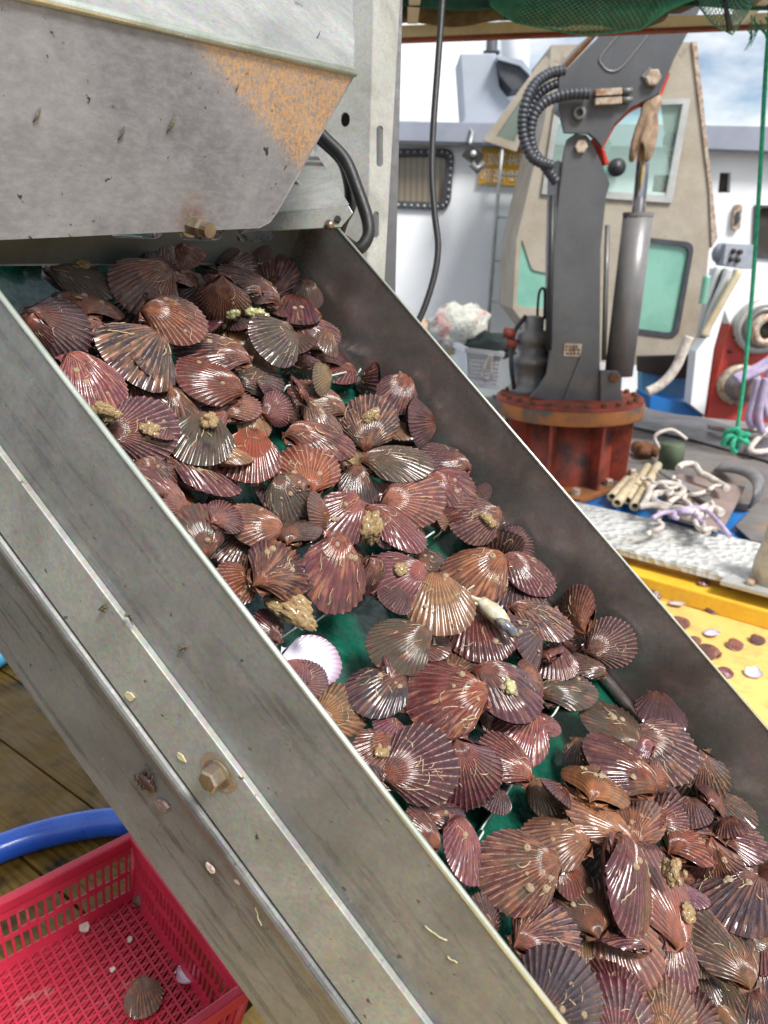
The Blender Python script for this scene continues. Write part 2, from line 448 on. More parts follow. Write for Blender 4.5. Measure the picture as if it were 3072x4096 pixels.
for j in range(5):
    for i in range(g + 1):
        px = 1500 + (3200 - 1500) * i / g; py = [-120, -40, 0, 25, 34][j] + 10 * math.sin(i * 1.3 + j)
        p = ony(px, py, YC - .16 - .02 * j); tp.v.append(tuple(p))
for j in range(4):
    for i in range(g):
        q = j * (g + 1) + i; tp.f.append((q, q + 1, q + g + 2, q + g + 1)); tp.sm.append(True)
tpo = tp.build('green_tarpaulin', m_gtarp); so = tpo.modifiers.new('solid', 'SOLIDIFY'); so.thickness = .004
tag(tpo, 'dark green tarpaulin strip rolled along the canopy edge', 'tarpaulin')

# ---- nets hung from the canopy
m_net = M('green_net_cord', c_(74, 168, 142), .6, 0, c_(48, 136, 114), 30)
m_netp = M('pale_green_net_cord', c_(122, 170, 150), .6, 0, c_(70, 150, 124), 30)
m_netin = M('dark_net_contents', c_(92, 80, 66), .9, 0, c_(58, 70, 60), 30, bst=.8, bsc=60)
def net(name, top, bot, y, bulge, rows, cols, cord, mat_, label, fill=None, group='nets hung under the canopy'):
    root = empty(name); mb = MB()
    def P(u, t):
        (x0, y0), (x1, y1) = lerp(top, u), lerp(bot, u)
        px = x0 + (x1 - x0) * t; py = y0 + (y1 - y0) * t
        return ony(px, py, y - bulge * math.sin(math.pi * min(1, t * .9)) * math.sin(math.pi * u))
    def lerp(pl, u):
        k = u * (len(pl) - 1); i = min(int(k), len(pl) - 2); f = k - i
        return (pl[i][0] + (pl[i + 1][0] - pl[i][0]) * f, pl[i][1] + (pl[i + 1][1] - pl[i][1]) * f), None
    def lerp(pl, u):
        k = u * (len(pl) - 1); i = min(int(k), len(pl) - 2); f = k - i
        return (pl[i][0] + (pl[i + 1][0] - pl[i][0]) * f, pl[i][1] + (pl[i + 1][1] - pl[i][1]) * f)
    for sgn in (1, -1):
        for k in range(-rows, cols + rows):
            pts = []
            for j in range(rows + 1):
                u = (k + sgn * j * .5 + (0 if sgn > 0 else rows * .5)) / cols
                if 0 <= u <= 1: pts.append(P(u, j / rows))
            if len(pts) > 1: mb.tube(pts, cord, 3, caps=False)
    edge = [P(u / 24, 1) for u in range(25)]
    mb.tube(edge, cord * 2, 4)
    mb.build('mesh', mat_, root)
    if fill:
        fb = MB()
        for (px, py, r, s_) in fill:
            c = ony(px, py, y + .05); fb.blob(c, r, 2, .5, 3, s_, (2.2, .5, .55))
        fb.build('contents', m_netin, root)
    tag(settle(root), label, 'net', group); return root
net('fishing_net', [(1940, -60), (2120, -60), (2400, -60), (2700, -60), (2980, -60)],
    [(1960, 20), (2060, 90), (2330, 142), (2560, 118), (2700, 20)], YC - .25, .12, 20, 46, .0016, m_net,
    'dark green net full of brown rope sagging under the canopy',
    [(2250, 45, .09, 1), (2400, 30, .1, 2), (2520, 60, .07, 3), (2150, 20, .06, 4), (2620, 0, .08, 5)])
net('fishing_net', [(2780, -60), (2860, -60), (2940, -60), (3020, -60)],
    [(2800, 30), (2850, 95), (2930, 138), (3010, 20)], YC - .4, .1, 12, 16, .0016, m_netp,
    'pale green net bag hanging at the right end of the canopy')
nf = MB()
nf.tube([ony(2895, -40, YC - .5), ony(2905, 40, YC - .5), ony(2920, 125, YC - .5)], [.008, .008, .011], 8)
tag(nf.build('black_stick', m_black), 'short black stick poking down through the pale net bag', 'stick')
# ================================================================== CONVEYOR
AL, BE = R_(60.24), R_(43.58)
CX = Vector((math.cos(AL), math.sin(AL), 0))                       # across, towards the far wall
DX = Vector((math.sin(AL) * math.cos(BE), -math.cos(AL) * math.cos(BE), -math.sin(BE)))   # down the belt
NX = DX.cross(CX) ; NX = NX if NX.z > 0 else -NX                   # off the belt
L0 = at(1130, 2635, .62)
W = .696; HB = .17
def K(c, d, n): return L0 + CX * c + DX * d + NX * n
def toK(P): v = P - L0; return v.dot(CX), v.dot(DX), v.dot(NX)
D0, D1 = -.95, 1.05
conv = empty('conveyor')
def strip(c, d, n, c1, d1, n1):
    return MB().frame(K(c, d, n), CX * (c1 - c), DX * (d1 - d), NX * (n1 - n))
ln = D1 - D0
# near side
strip(-.0025, D0, -.135, 0, D1, -.0015).build('near_wall', m_galvd, conv)
MB().tube([K(-.001, D0, 0), K(-.001, D1, 0)], .0028, 8).build('near_wall_rim', m_edge, conv)
MB().frame(K(-.010, D0, -.2085), CX * .0072, DX * ln, NX * .079).build('side_rail', m_galvl, conv, bevel=.001)
# lower channel: narrow lip, rounded shoulder, shade-toned web leaning inwards
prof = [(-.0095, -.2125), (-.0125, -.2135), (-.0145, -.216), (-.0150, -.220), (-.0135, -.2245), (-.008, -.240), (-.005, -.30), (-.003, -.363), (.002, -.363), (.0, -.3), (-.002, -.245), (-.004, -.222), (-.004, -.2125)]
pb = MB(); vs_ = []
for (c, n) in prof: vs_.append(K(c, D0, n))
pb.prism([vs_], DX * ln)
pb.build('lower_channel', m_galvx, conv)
# far side
strip(W, D0, -.21, W + .0025, D1, -.001).build('far_wall', m_stain, conv)
MB().tube([K(W + .001, D0, 0), K(W + .001, D1, 0)], .0024, 8).build('far_wall_rim', m_edge, conv)
MB().frame(K(W + .003, D0, -.30), CX * .05, DX * ln, NX * .09).build('far_rail', m_galvd, conv)
MB().tube([K(W - .012, D0, -HB + .013), K(W - .012, D1, -HB + .013)], .010, 12).build('guide_rod', m_stain, conv)
# belt
strip(.003, D0, -HB - .006, W - .003, D1, -HB).build('belt', m_belt, conv)
CLEATS = [-.64, -.33, -.02, .29, .60, .91]
for cdv in CLEATS:
    cl = MB(); top = []; nT = 6; h = .040; cw = (W - .05) / nT
    pts = [(.03, 0)]
    for k in range(nT):
        x0 = .03 + k * cw
        pts += [(x0, h), (x0 + cw * .55, h), (x0 + cw * .64, h * .8), (x0 + cw * .70, h * .45), (x0 + cw * .93, h * .45), (x0 + cw * .98, h * .8)]
    pts += [(W - .02, h), (W - .02, 0)]
    lean = -.25
    cl.prism([[K(x, cdv + lean * z, -HB + z) for x, z in pts]], DX * .004)
    co = cl.build('cleat', m_belt, conv)
    eb = MB()
    eb.tube([K(x, cdv + .002 + lean * z, -HB + z + .0004) for x, z in pts[1:-1]], .0013, 5)
    eb.build('cleat_edge_highlight', m_belte, co)
# side bolt with washer
def hexbolt(p, ax, r, h, mat_, name='bolt', wash=True, parent=None):
    ax = Vector(ax).normalized(); mb = MB()
    o = mb.lathe([(0, -h * .3), (r * .95, -h * .3), (r * .95, h * .82), (r * .80, h), (0, h)], p, ax, 6, False).build(name, mat_, parent)
    if wash: MB().lathe([(0, 0), (r * 1.22, 0), (r * 1.22, h * .16), (0, h * .16)], Vector(p) - ax * h * .3, ax, 20, False).build('washer', m_bolt, o)
    return o
pb_ = onpl(875, 3090, K(-.0105, 0, 0), CX)
hexbolt(pb_ - CX * .005, -CX, .0125, .012, m_bolt, parent=conv)
stain = MB()
def stain_patch(c0, dpos, npos, r, seedv, mat_, parent, cplane=-.0108):
    mb = MB(); k = 18
    pts = [K(cplane, dpos + r * (1 + .35 * noise.noise(Vector((math.cos(a * 6.283 / k) * 1.3, math.sin(a * 6.283 / k) * 1.3, seedv)))) * math.cos(a * 6.283 / k),
             npos + .8 * r * (1 + .35 * noise.noise(Vector((math.cos(a * 6.283 / k) * 1.3, 4 + math.sin(a * 6.283 / k) * 1.3, seedv)))) * math.sin(a * 6.283 / k)) for a in range(k)]
    mb.prism([pts], -CX * .0003); return mb.build('rust_stain', mat_, parent)
m_rusts, N_, L_, P_ = base_mat('rust_stain')
v_ = objco(N_); L_.new(mixc(N_, L_, ramp(N_, L_, nz(N_, L_, 120, 6, .7, v_), .4, .62), c_(150, 118, 84), c_(150, 148, 138)), P_.inputs['Base Color'])
P_.inputs['Roughness'].default_value = .7; P_.inputs['Metallic'].default_value = .2
bk_ = toK(pb_)
stain_patch(-.0108, bk_[1], bk_[2], .024, 3.3, m_rusts, conv)
# slotted guide plate across the head of the trough
gp0 = K(.0, -.632, 0)
def plateU(loops2, O, X, Y, th):   # 2D loops in a frame
    Zv = X.cross(Y).normalized()
    return MB().prism([[O + X * x + Y * y for x, y in l] for l in loops2], Zv * th)
# plate plane: through the pixel line (0,1055)-(350,1040), standing off the belt
gpd = toK(onpl(200, 1050, K(0, 0, -.115), NX))[1]
slots = [slot2(.08 + k * .125, .05, .095, .028) for k in range(5)]
plateU([[(.003, 0), (W - .003, 0), (W - .003, .075), (.003, .075)]] + slots, K(0, gpd, -.115), CX, (NX * .95 - DX * .3).normalized(), .003).build('guide_plate', M('dark_steel', c_(104, 108, 108), .4, .3, c_(84, 88, 88), 12), conv)
MB().bar(K(0, gpd - .001, -.117), K(W, gpd - .001, -.117), .004, .006).build('guide_plate_lip', m_galvd, conv)
tag(settle(conv), 'inclined steel trough conveyor with green cleated belt carrying the scallops', 'conveyor')

# ================================================================== HOPPER
Cv = Vector((0.60, .80, 0)).normalized()      # the front sheet runs along here
Fn = Vector((.80, -.60, -.22)).normalized()      # its normal, towards the camera side and slightly down
HP = at(1060, 912, .97)
def hp(px, py, off=0): return onpl(px, py, HP + Fn * off, Fn)
hop = empty('hopper')
# front sheet, orange light reflection put into its colour
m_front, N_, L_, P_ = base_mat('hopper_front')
v_ = objco(N_)
cur_ = mixc(N_, L_, ramp(N_, L_, nz(N_, L_, 7, 7, .62, v_, .5), .35, .68), c_(146, 145, 149), c_(116, 114, 118))
st = N_.new('ShaderNodeMapping'); st.inputs['Rotation'].default_value = (0, R_(35), 0); st.inputs['Scale'].default_value = (40, 40, 90); L_.new(v_, st.inputs['Vector'])
cur_ = mixc(N_, L_, math_(N_, L_, 'MULTIPLY', ramp(N_, L_, nz(N_, L_, 1.6, 6, .7, st.outputs['Vector']), .42, .7), .38), cur_, c_(172, 172, 177))
cur_ = mixc(N_, L_, math_(N_, L_, 'MULTIPLY', ramp(N_, L_, nz(N_, L_, 34, 8, .75, v_), .48, .68), .26), cur_, c_(96, 93, 96))
cur_ = mixc(N_, L_, ramp(N_, L_, nz(N_, L_, 85, 4, .5, v_), .68, .73), cur_, c_(60, 50, 42))
# reflected orange light, painted in: inside a wedge between two edges of the sheet
at_ = N_.new('ShaderNodeAttribute'); at_.attribute_name = 'orange_glow'
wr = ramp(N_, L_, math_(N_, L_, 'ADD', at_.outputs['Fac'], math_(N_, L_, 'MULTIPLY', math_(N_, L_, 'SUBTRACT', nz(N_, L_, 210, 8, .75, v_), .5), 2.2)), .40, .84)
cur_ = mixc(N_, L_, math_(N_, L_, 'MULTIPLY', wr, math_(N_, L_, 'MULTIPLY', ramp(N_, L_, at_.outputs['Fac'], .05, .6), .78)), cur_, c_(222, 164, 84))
rs_ = N_.new('ShaderNodeAttribute'); rs_.attribute_name = 'rusty'
cur_ = mixc(N_, L_, math_(N_, L_, 'MULTIPLY', rs_.outputs['Fac'], ramp(N_, L_, nz(N_, L_, 90, 5, .6, v_), .3, .6)), cur_, c_(122, 88, 58))
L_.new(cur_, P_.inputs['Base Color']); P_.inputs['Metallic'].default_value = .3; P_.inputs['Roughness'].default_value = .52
bump(N_, L_, P_, nz(N_, L_, 120, 6, .7, v_), .4, .0015)
# grid sheet clipped to its outline by rows, so that the patch attribute has something to live on
outl = [(-500, -90), (180, 0), (1420, 290), (1105, 848), (1075, 890), (1030, 913), (0, 960), (-500, 985)]
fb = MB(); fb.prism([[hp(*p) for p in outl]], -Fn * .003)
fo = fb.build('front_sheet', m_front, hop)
bm = bmesh.new(); bm.from_mesh(fo.data)
bmesh.ops.triangulate(bm, faces=bm.faces); 
for _ in range(6):
    bmesh.ops.subdivide_edges(bm, edges=[e for e in bm.edges if e.calc_length() > .012], cuts=1, use_grid_fill=False)
    bmesh.ops.triangulate(bm, faces=[f for f in bm.faces if len(f.verts) > 3])
bm.to_mesh(fo.data); bm.free()
at1 = fo.data.attributes.new('orange_glow', 'FLOAT', 'POINT'); at2 = fo.data.attributes.new('rusty', 'FLOAT', 'POINT')
def topx(P):
    v = P - CAM; z = v.dot(FWD); return 1536 + FPX * v.dot(RGT) / z, 2048 - FPX * v.dot(UPV) / z
def wedge(P, A, B):      # signed side of the plane through A, B and normal Fn, in metres
    return (P - A).dot((B - A).cross(Fn).normalized())
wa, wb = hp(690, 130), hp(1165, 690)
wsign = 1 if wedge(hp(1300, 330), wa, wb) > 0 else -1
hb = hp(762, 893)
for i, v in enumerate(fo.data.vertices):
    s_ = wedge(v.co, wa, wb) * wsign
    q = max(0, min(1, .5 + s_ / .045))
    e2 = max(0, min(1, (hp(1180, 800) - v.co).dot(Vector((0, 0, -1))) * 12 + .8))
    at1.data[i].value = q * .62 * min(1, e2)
    at2.data[i].value = max(0, 1 - (v.co - hb - Vector((0, 0, .012))).length / .032) * .95
UPN = (Vector((0, 0, 1)) * .55 + Fn * .35).normalized()
# upper sheet leaning back from the fold
fl, fr = hp(-500, -158), hp(1420, 290)
un = (fr - fl).cross(Vector((-.55, .4, .72))).normalized()
def hu(px, py): return onpl(px, py, fr, un)
MB().prism([[fl, hp(180, 0), fr, hu(1412, -250), hu(-500, -400)]], (un if un.dot(CAM - fr) < 0 else -un) * .003).build('upper_sheet', m_hopu, hop)
MB().tube([fl, hp(180, 0), fr], .0058, 8).build('folded_edge', m_edge, hop)
MB().prism([[fr, hu(1412, -250), hu(1412, -250) + Cv * .02 - Fn * .25, fr + Cv * .02 - Fn * .30]], -Cv * .003).build('end_sheet', m_hop, hop)
MB().prism([[fr, hp(1105, 848), hp(1075, 890), hp(1030, 913), hp(1030, 913) - Fn * .12, hp(1105, 848) - Fn * .2, fr - Fn * .3]], Cv * .003).build('side_sheet', m_hop, hop)
hexbolt(hp(770, 900), Fn, .0125, .022, m_bolt, parent=hop)
MB().lathe([(.0, .0), (.009, 0), (.009, .012), (0, .012)], hp(770, 900) + Fn * .020, Fn, 14, False).build('bolt_end', m_bolt, hop)
tag(settle(hop), 'galvanised steel hopper with painted-in orange reflection above the belt head', 'hopper')

# ---- folded bracket between hopper and far wall
br = empty('frame_bracket')
BZ = 1.16
BP = at(1200, 900, BZ); bn = -FWD * .8 + UPV * .0 + RGT * -.1; bn.normalize()
def bp(px, py): return onpl(px, py, BP, bn)
low = [bp(960, 935), bp(1060, 860), bp(1395, 822), bp(1412, 850), bp(1362, 908), bp(1030, 925)]
MB().prism([low], -bn * .004).build('front_lip', m_galv, br, bevel=.001)
bk2 = Vector((-.15, .5, .42))
top = [bp(1060, 860), bp(1395, 822), bp(1395, 822) + (at(1262, 615, 1.42) - bp(1395, 822)), at(1000, 560, 1.42)]
MB().prism([top], Vector((0, .002, .003))).build('top_sheet', m_galv, br)
hexbolt(bp(1352, 878), bn, .006, .004, m_black, 'screw_hole', False, br)
MB().lathe([(0, 0), (.008, 0), (.007, .005), (0, .006)], bp(1318, 900), bn, 12, True).build('rivet', m_bolt, br)
tag(settle(br), 'folded galvanised bracket beside the hopper above the far trough wall', 'bracket')

# ---- slotted steel post
post = empty('machine_post')
PY = 1.55
e0, e1 = at(1500, -300, PY), at(1462, 1250, PY)          # corner line
up = (e0 - e1).normalized()
lf = (at(1310, 600, PY + .05) - at(1481, 600, PY)); rt = (at(1588, 600, PY + .07) - at(1487, 600, PY))
def onface(px, py, O, X, Y):
    return onpl(px, py, O, X.cross(Y).normalized())
def face(loops, X, name):
    nn = X.cross(up).normalized(); nn = nn if nn.dot(CAM - e1) < 0 else -nn
    MB().prism([[onpl(px, py, e1, X.cross(up).normalized()) for px, py in l] for l in loops], nn * .004).build(name, m_post, post)
circ = [(1380 + 20 * math.cos(a * .524), 478 + 30 * math.sin(a * .524)) for a in range(12)]
face([[(1290, -300), (1500, -300), (1462, 1250), (1250, 1250)], circ], lf, 'web')
s1 = slot2(1519, 585, 26, 165); s2 = slot2(1504, 898, 24, 105)
MB().frame(e1 + lf * .9 + FWD * .09 - up * .1, (rt - lf) * 1.0, up * 1.2, FWD * .004).build('back_plate', m_black, post)
face([[(1502, -300), (1616, -300), (1528, 1300), (1464, 1300)], s1, s2], rt, 'flange')
tag(settle(post), 'grey zinc upright post with oblong slots behind the hopper', 'post')
# inside of the post
# ---- black cables at the post
def cable(pts, r, name, label, mat_=m_cable, group=None, n=10):
    mb = MB(); mb.tube(smooth_path(pts, n), r, 10); o = mb.build(name, mat_); tag(o, label, 'cable', group); return o
cable([at(1240, 520, 1.36), at(1290, 560, 1.36), at(1370, 640, 1.36), at(1400, 740, 1.36), at(1400, 820, 1.36), at(1370, 880, 1.36), at(1350, 940, 1.38)], .0125, 'power_cable', 'thick grey-black cable looping down beside the hopper, nearer the hopper of the two')
cable([at(1250, 500, 1.32), at(1300, 555, 1.32), at(1380, 640, 1.32), at(1430, 760, 1.32), at(1470, 880, 1.32), at(1470, 950, 1.32), at(1430, 995, 1.32), at(1370, 960, 1.33)], .0115, 'power_cable', 'black cable with the wider loop reaching down to the slotted post')
cable([at(1778, -160, 1.9), at(1770, 0, 1.9), at(1752, 250, 1.9), at(1735, 480, 1.9), at(1727, 680, 1.9), at(1738, 850, 1.9), at(1752, 980, 1.9), at(1740, 1090, 1.9), at(1705, 1210, 1.9), at(1665, 1300, 1.9), at(1610, 1390, 1.9)], .0085, 'hanging_cable', 'long black cable hanging across the white deckhouse wall')
# ================================================================== SCALLOPS
def rho(phi):
    s = UM * math.sin(phi); return UM * math.cos(phi) + math.sqrt(max(0.0, .97 * .97 - s * s))
UM = 1.12
PM = R_(56)
def dome(phi, t):
    s = math.sin(math.pi * min(1, t) ** .62) ** .85
    e = max(0, 1 - (abs(phi) / (PM * 1.02)) ** 3.5) ** .55
    return s * (.35 + .65 * e) * e ** .4 if t > 0 else 0
def shell_z(phi, t, H): return H * dome(phi, t)
def valve_mesh(name, ribs, H, seed, amp=.021, inner=False, wob=.035, earL=.46, earR=.38):
    rnd = random.Random(seed); cols = ribs * 5; rows = 20
    ribA = [rnd.uniform(.55, 1.3) for _ in range(ribs + 2)]; lean = rnd.uniform(-.05, .05)
    vs = []; cre = []; tt = []; uu = []
    def warp(phi): return 1 + wob * noise.noise(Vector((phi * 1.6, seed * 1.3, .7))) + wob * .5 * noise.noise(Vector((phi * 5, seed * 2.1, 1.7)))
    for j in range(rows + 1):
        t = (j / rows) ** .85
        gl0 = noise.noise(Vector((t * 8, seed * 1.9, 3.3))); gl_ = .020 * (gl0 - .4 * abs(noise.noise(Vector((t * 17, seed, 1)))))
        for i in range(cols + 1):
            phi = -PM + 2 * PM * i / cols
            ang = 2 * math.pi * ribs * i / cols
            rb = math.cos(ang); rb = rb * .8 + .2 * math.cos(2 * ang)
            ra = amp * ribA[int(i / 5 + .5)] * (.25 + .75 * t) * min(1, t * 6) * (1 + .5 * noise.noise(Vector((t * 5, i / 5 * .9, seed))))
            p = rho(phi) * warp(phi) * t * (1 + .014 * rb * t ** 6)
            z = shell_z(phi, t, H) * (1 + .12 * noise.noise(Vector((phi * 1.5, t * 2, seed * 3.7)))) + ra * rb * .8 + gl_ * t * (1 + .6 * noise.noise(Vector((phi * 2, t, seed))))
            vs.append((p * math.sin(phi) + lean * t * t, UM - p * math.cos(phi), z + .004))
            cre.append(.5 + .5 * rb); tt.append(t); uu.append(i / cols)
    fs = []
    w_ = cols + 1
    for j in range(rows):
        for i in range(cols):
            a = j * w_ + i; fs.append((a, a + 1, a + w_ + 1, a + w_))
    # ears
    for sg, ew in ((1, earR), (-1, earL)):
        o = len(vs); g = 6
        for j in range(g + 1):
            v = j / g
            for i in range(g + 1):
                u = i / g
                yt = UM + .02 - .02 * u; xo = ew * (1 - .12 * v - .10 * math.sin(v * 3.14))
                sl = .56 * v                       # follows the shoulder of the disc
                xs = sl * math.sin(PM) * .92; ys = UM - sl * math.cos(PM) * .92
                x = xs * (1 - u) + max(xo, xs + .02) * u if v > 0 else ew * u
                y = yt * (1 - v) + (ys * (1 - u) + (UM + .01 - .38 * v) * u) * v
                z = H * .16 * (1 - u) + .03 * math.sin(u * 9) * .4 + .004
                vs.append((sg * x, y, z)); cre.append(.5 + .5 * math.sin(u * 20 + v * 4)); tt.append(.15 + .3 * u); uu.append(.5 + sg * (.5 + .1 * u))
        for j in range(g):
            for i in range(g):
                a = o + j * (g + 1) + i; q = (a, a + 1, a + g + 2, a + g + 1); fs.append(q if sg < 0 else q[::-1])
    me = bpy.data.meshes.new(name); me.from_pydata(vs, [], fs); me.update()
    me.polygons.foreach_set('use_smooth', [True] * len(me.polygons))
    for nm, arr in (('crest', cre), ('tt', tt), ('uu', uu)):
        A = me.attributes.new(nm, 'FLOAT', 'POINT'); A.data.foreach_set('value', arr)
    bm = bmesh.new(); bm.from_mesh(me)
    bmesh.ops.recalc_face_normals(bm, faces=bm.faces); bm.to_mesh(me); bm.free()
    return me

def shell_material():
    m, N, L, P = base_mat('scallop_shell')
    oi = N.new('ShaderNodeObjectInfo')
    def att(n):
        a = N.new('ShaderNodeAttribute'); a.attribute_name = n; return a.outputs['Fac']
    cre, tt, uu = att('crest'), att('tt'), att('uu')
    sepb = N.new('ShaderNodeCombineXYZ')
    rnd = math_(N, L, 'MULTIPLY', oi.outputs['Random'], 40.0)
    L.new(math_(N, L, 'ADD', math_(N, L, 'MULTIPLY', uu, 9.0), rnd), sepb.inputs[0]); L.new(math_(N, L, 'MULTIPLY', tt, 1.3), sepb.inputs[1]); L.new(rnd, sepb.inputs[2])
    streak = nz(N, L, 2.4, 5, .6, sepb.outputs[0])
    band = N.new('ShaderNodeCombineXYZ'); L.new(math_(N, L, 'MULTIPLY', tt, 7.0), band.inputs[0]); L.new(rnd, band.inputs[1]); L.new(math_(N, L, 'MULTIPLY', uu, .9), band.inputs[2])
    bnd = nz(N, L, 1.0, 4, .55, band.outputs[0])
    ov = objco(N); addv = N.new('ShaderNodeVectorMath'); addv.operation = 'ADD'
    L.new(ov, addv.inputs[0]); cx = N.new('ShaderNodeCombineXYZ'); L.new(rnd, cx.inputs[0]); L.new(cx.outputs[0], addv.inputs[1]); pv = addv.outputs[0]
    base = oi.outputs['Color']
    cur = base
    # paler, warmer towards the hinge; purple towards the margin
    cur = mixc(N, L, math_(N, L, 'MULTIPLY', ramp(N, L, tt, .05, .6, (1, 1, 1, 1), (0, 0, 0, 1)), .38), cur, c_(200, 112, 62))
    hue = ramp(N, L, nz(N, L, 1.1, 3, .5, pv), .42, .62)
    cur = mixc(N, L, math_(N, L, 'MULTIPLY', hue, .28), cur, mixc(N, L, 1.0, cur, (1.25, .72, .42, 1), 'MULTIPLY'))
    cur = mixc(N, L, math_(N, L, 'MULTIPLY', ramp(N, L, math_(N, L, 'ADD', tt, math_(N, L, 'MULTIPLY', streak, .25)), .75, 1.1), .38), cur, c_(98, 40, 58))
    cur = mixc(N, L, math_(N, L, 'MULTIPLY', ramp(N, L, bnd, .44, .56), .65), cur, mixc(N, L, 1.0, base, (.38, .34, .36, 1), 'MULTIPLY'))
    cur = mixc(N, L, math_(N, L, 'MULTIPLY', ramp(N, L, bnd, .55, .38), .0), cur, base)
    cur = mixc(N, L, math_(N, L, 'MULTIPLY', math_(N, L, 'MULTIPLY', ramp(N, L, streak, .50, .62), ramp(N, L, oi.outputs['Random'], .1, .95)), .62), cur, c_(206, 142, 104))
    # crests pale and worn, grooves dark
    cur = mixc(N, L, math_(N, L, 'MULTIPLY', ramp(N, L, cre, .0, .45, (1, 1, 1, 1), (0, 0, 0, 1)), .8), cur, mixc(N, L, 1.0, base, (.22, .18, .20, 1), 'MULTIPLY'))
    worn = math_(N, L, 'MULTIPLY', ramp(N, L, cre, .75, 1.0), ramp(N, L, nz(N, L, 9, 5, .65, pv), .40, .58))
    cur = mixc(N, L, math_(N, L, 'MULTIPLY', math_(N, L, 'MULTIPLY', worn, ramp(N, L, math_(N, L, 'FRACT', math_(N, L, 'MULTIPLY', oi.outputs['Random'], 7.3)), -.2, .7)), .9), cur, c_(228, 194, 178))
    # mud and algae, amount in the object's alpha
    mudn = nz(N, L, 2.6, 6, .62, pv)
    mth = math_(N, L, 'ADD', mudn, math_(N, L, 'MULTIPLY', oi.outputs['Alpha'], .55))
    mud = ramp(N, L, mth, .72, .90)
    cur = mixc(N, L, math_(N, L, 'MULTIPLY', mud, .82), cur, mixc(N, L, nz(N, L, 30, 4, .6, pv), c_(34, 28, 22), c_(104, 90, 62)))
    sp = ramp(N, L, nz(N, L, 34, 3, .5, pv), .67, .71)
    cur = mixc(N, L, math_(N, L, 'MULTIPLY', sp, .55), cur, c_(206, 184, 150))
    hs = N.new('ShaderNodeHueSaturation'); hs.inputs['Saturation'].default_value = 1.06; hs.inputs['Value'].default_value = .82; L.new(cur, hs.inputs['Color']); cur = hs.outputs['Color']
    L.new(cur, P.inputs['Base Color'])
    L.new(math_(N, L, 'MULTIPLY_ADD', nz(N, L, 12, 4, .6, pv), .45, .12), P.inputs['Roughness'])
    L.new(ramp(N, L, nz(N, L, 4, 4, .6, pv), .34, .5, (.25, .25, .25, 1), (1, 1, 1, 1)), P.inputs['Coat Weight'])
    L.new(math_(N, L, 'MULTIPLY_ADD', nz(N, L, 26, 3, .6, pv), .27, .02), P.inputs['Coat Roughness'])
    P.inputs['Coat IOR'].default_value = 1.5
    h = math_(N, L, 'ADD', nz(N, L, 30, 5, .65, pv), math_(N, L, 'MULTIPLY', nz(N, L, 90, 3, .6, pv), .5))
    bump(N, L, P, h, .45, .03)
    return m
m_shell = shell_material()
m_inner, N_, L_, P_ = base_mat('shell_inside')
a_ = N_.new('ShaderNodeAttribute'); a_.attribute_name = 'tt'; b_ = N_.new('ShaderNodeAttribute'); b_.attribute_name = 'crest'
cur_ = mixc(N_, L_, ramp(N_, L_, a_.outputs['Fac'], .82, 1.0), c_(214, 208, 220), c_(150, 104, 128))
cur_ = mixc(N_, L_, math_(N_, L_, 'MULTIPLY', b_.outputs['Fac'], .35), cur_, c_(140, 134, 158))
L_.new(cur_, P_.inputs['Base Color']); P_.inputs['Roughness'].default_value = .22; P_.inputs['Coat Weight'].default_value = .5

VAR = []
for k, (rb, H) in enumerate(((19, .40), (21, .36), (23, .42), (18, .35), (22, .40), (20, .44), (24, .38), (17, .41), (21, .42), (19, .34), (22, .45), (20, .39), (23, .37))):
    u = valve_mesh('upper_valve', rb, H, k + 1, amp=.034, earL=.46 - .02 * (k % 3), earR=.36 + .03 * (k % 2)); u.materials.append(m_shell)
    l = valve_mesh('lower_valve', rb, H * .85, k + 1, amp=.030, earL=.46 - .02 * (k % 3), earR=.36 + .03 * (k % 2)); l.materials.append(m_shell)
    for p in l.vertices: p.co.z = -p.co.z
    l.flip_normals()
    VAR.append((u, l, H))
inner_me = valve_mesh('valve', 20, -.26, 30, amp=-.018); inner_me.materials.append(m_inner)

# ---- growth on the shells
m_barn = M('barnacle_lime', c_(172, 150, 122), .6, 0, c_(130, 108, 84), 8, bst=.5, bsc=600, bd=.0008)
m_worm = M('worm_tube_lime', c_(190, 172, 138), .5, 0, c_(140, 116, 88), 3)
m_spon = M('cream_growth', c_(204, 176, 128), .4, 0, c_(150, 116, 74), 6, col3=c_(110, 84, 56), scale3=9, lo3=.55, hi3=.7, bst=.6, bsc=20, bd=.05, coat=.6)
m_spon.node_tree.nodes['Principled BSDF'].inputs['Subsurface Weight'].default_value = .25
m_spon.node_tree.nodes['Principled BSDF'].inputs['Subsurface Radius'].default_value = (.01, .006, .003)
m_jel = M('pale_jelly', c_(190, 184, 132), .15, 0, c_(150, 150, 104), 60, coat=.8, fine=0)
m_jel.node_tree.nodes['Principled BSDF'].inputs['Subsurface Weight'].default_value = .4
m_jel.node_tree.nodes['Principled BSDF'].inputs['Subsurface Radius'].default_value = (.01, .01, .005)
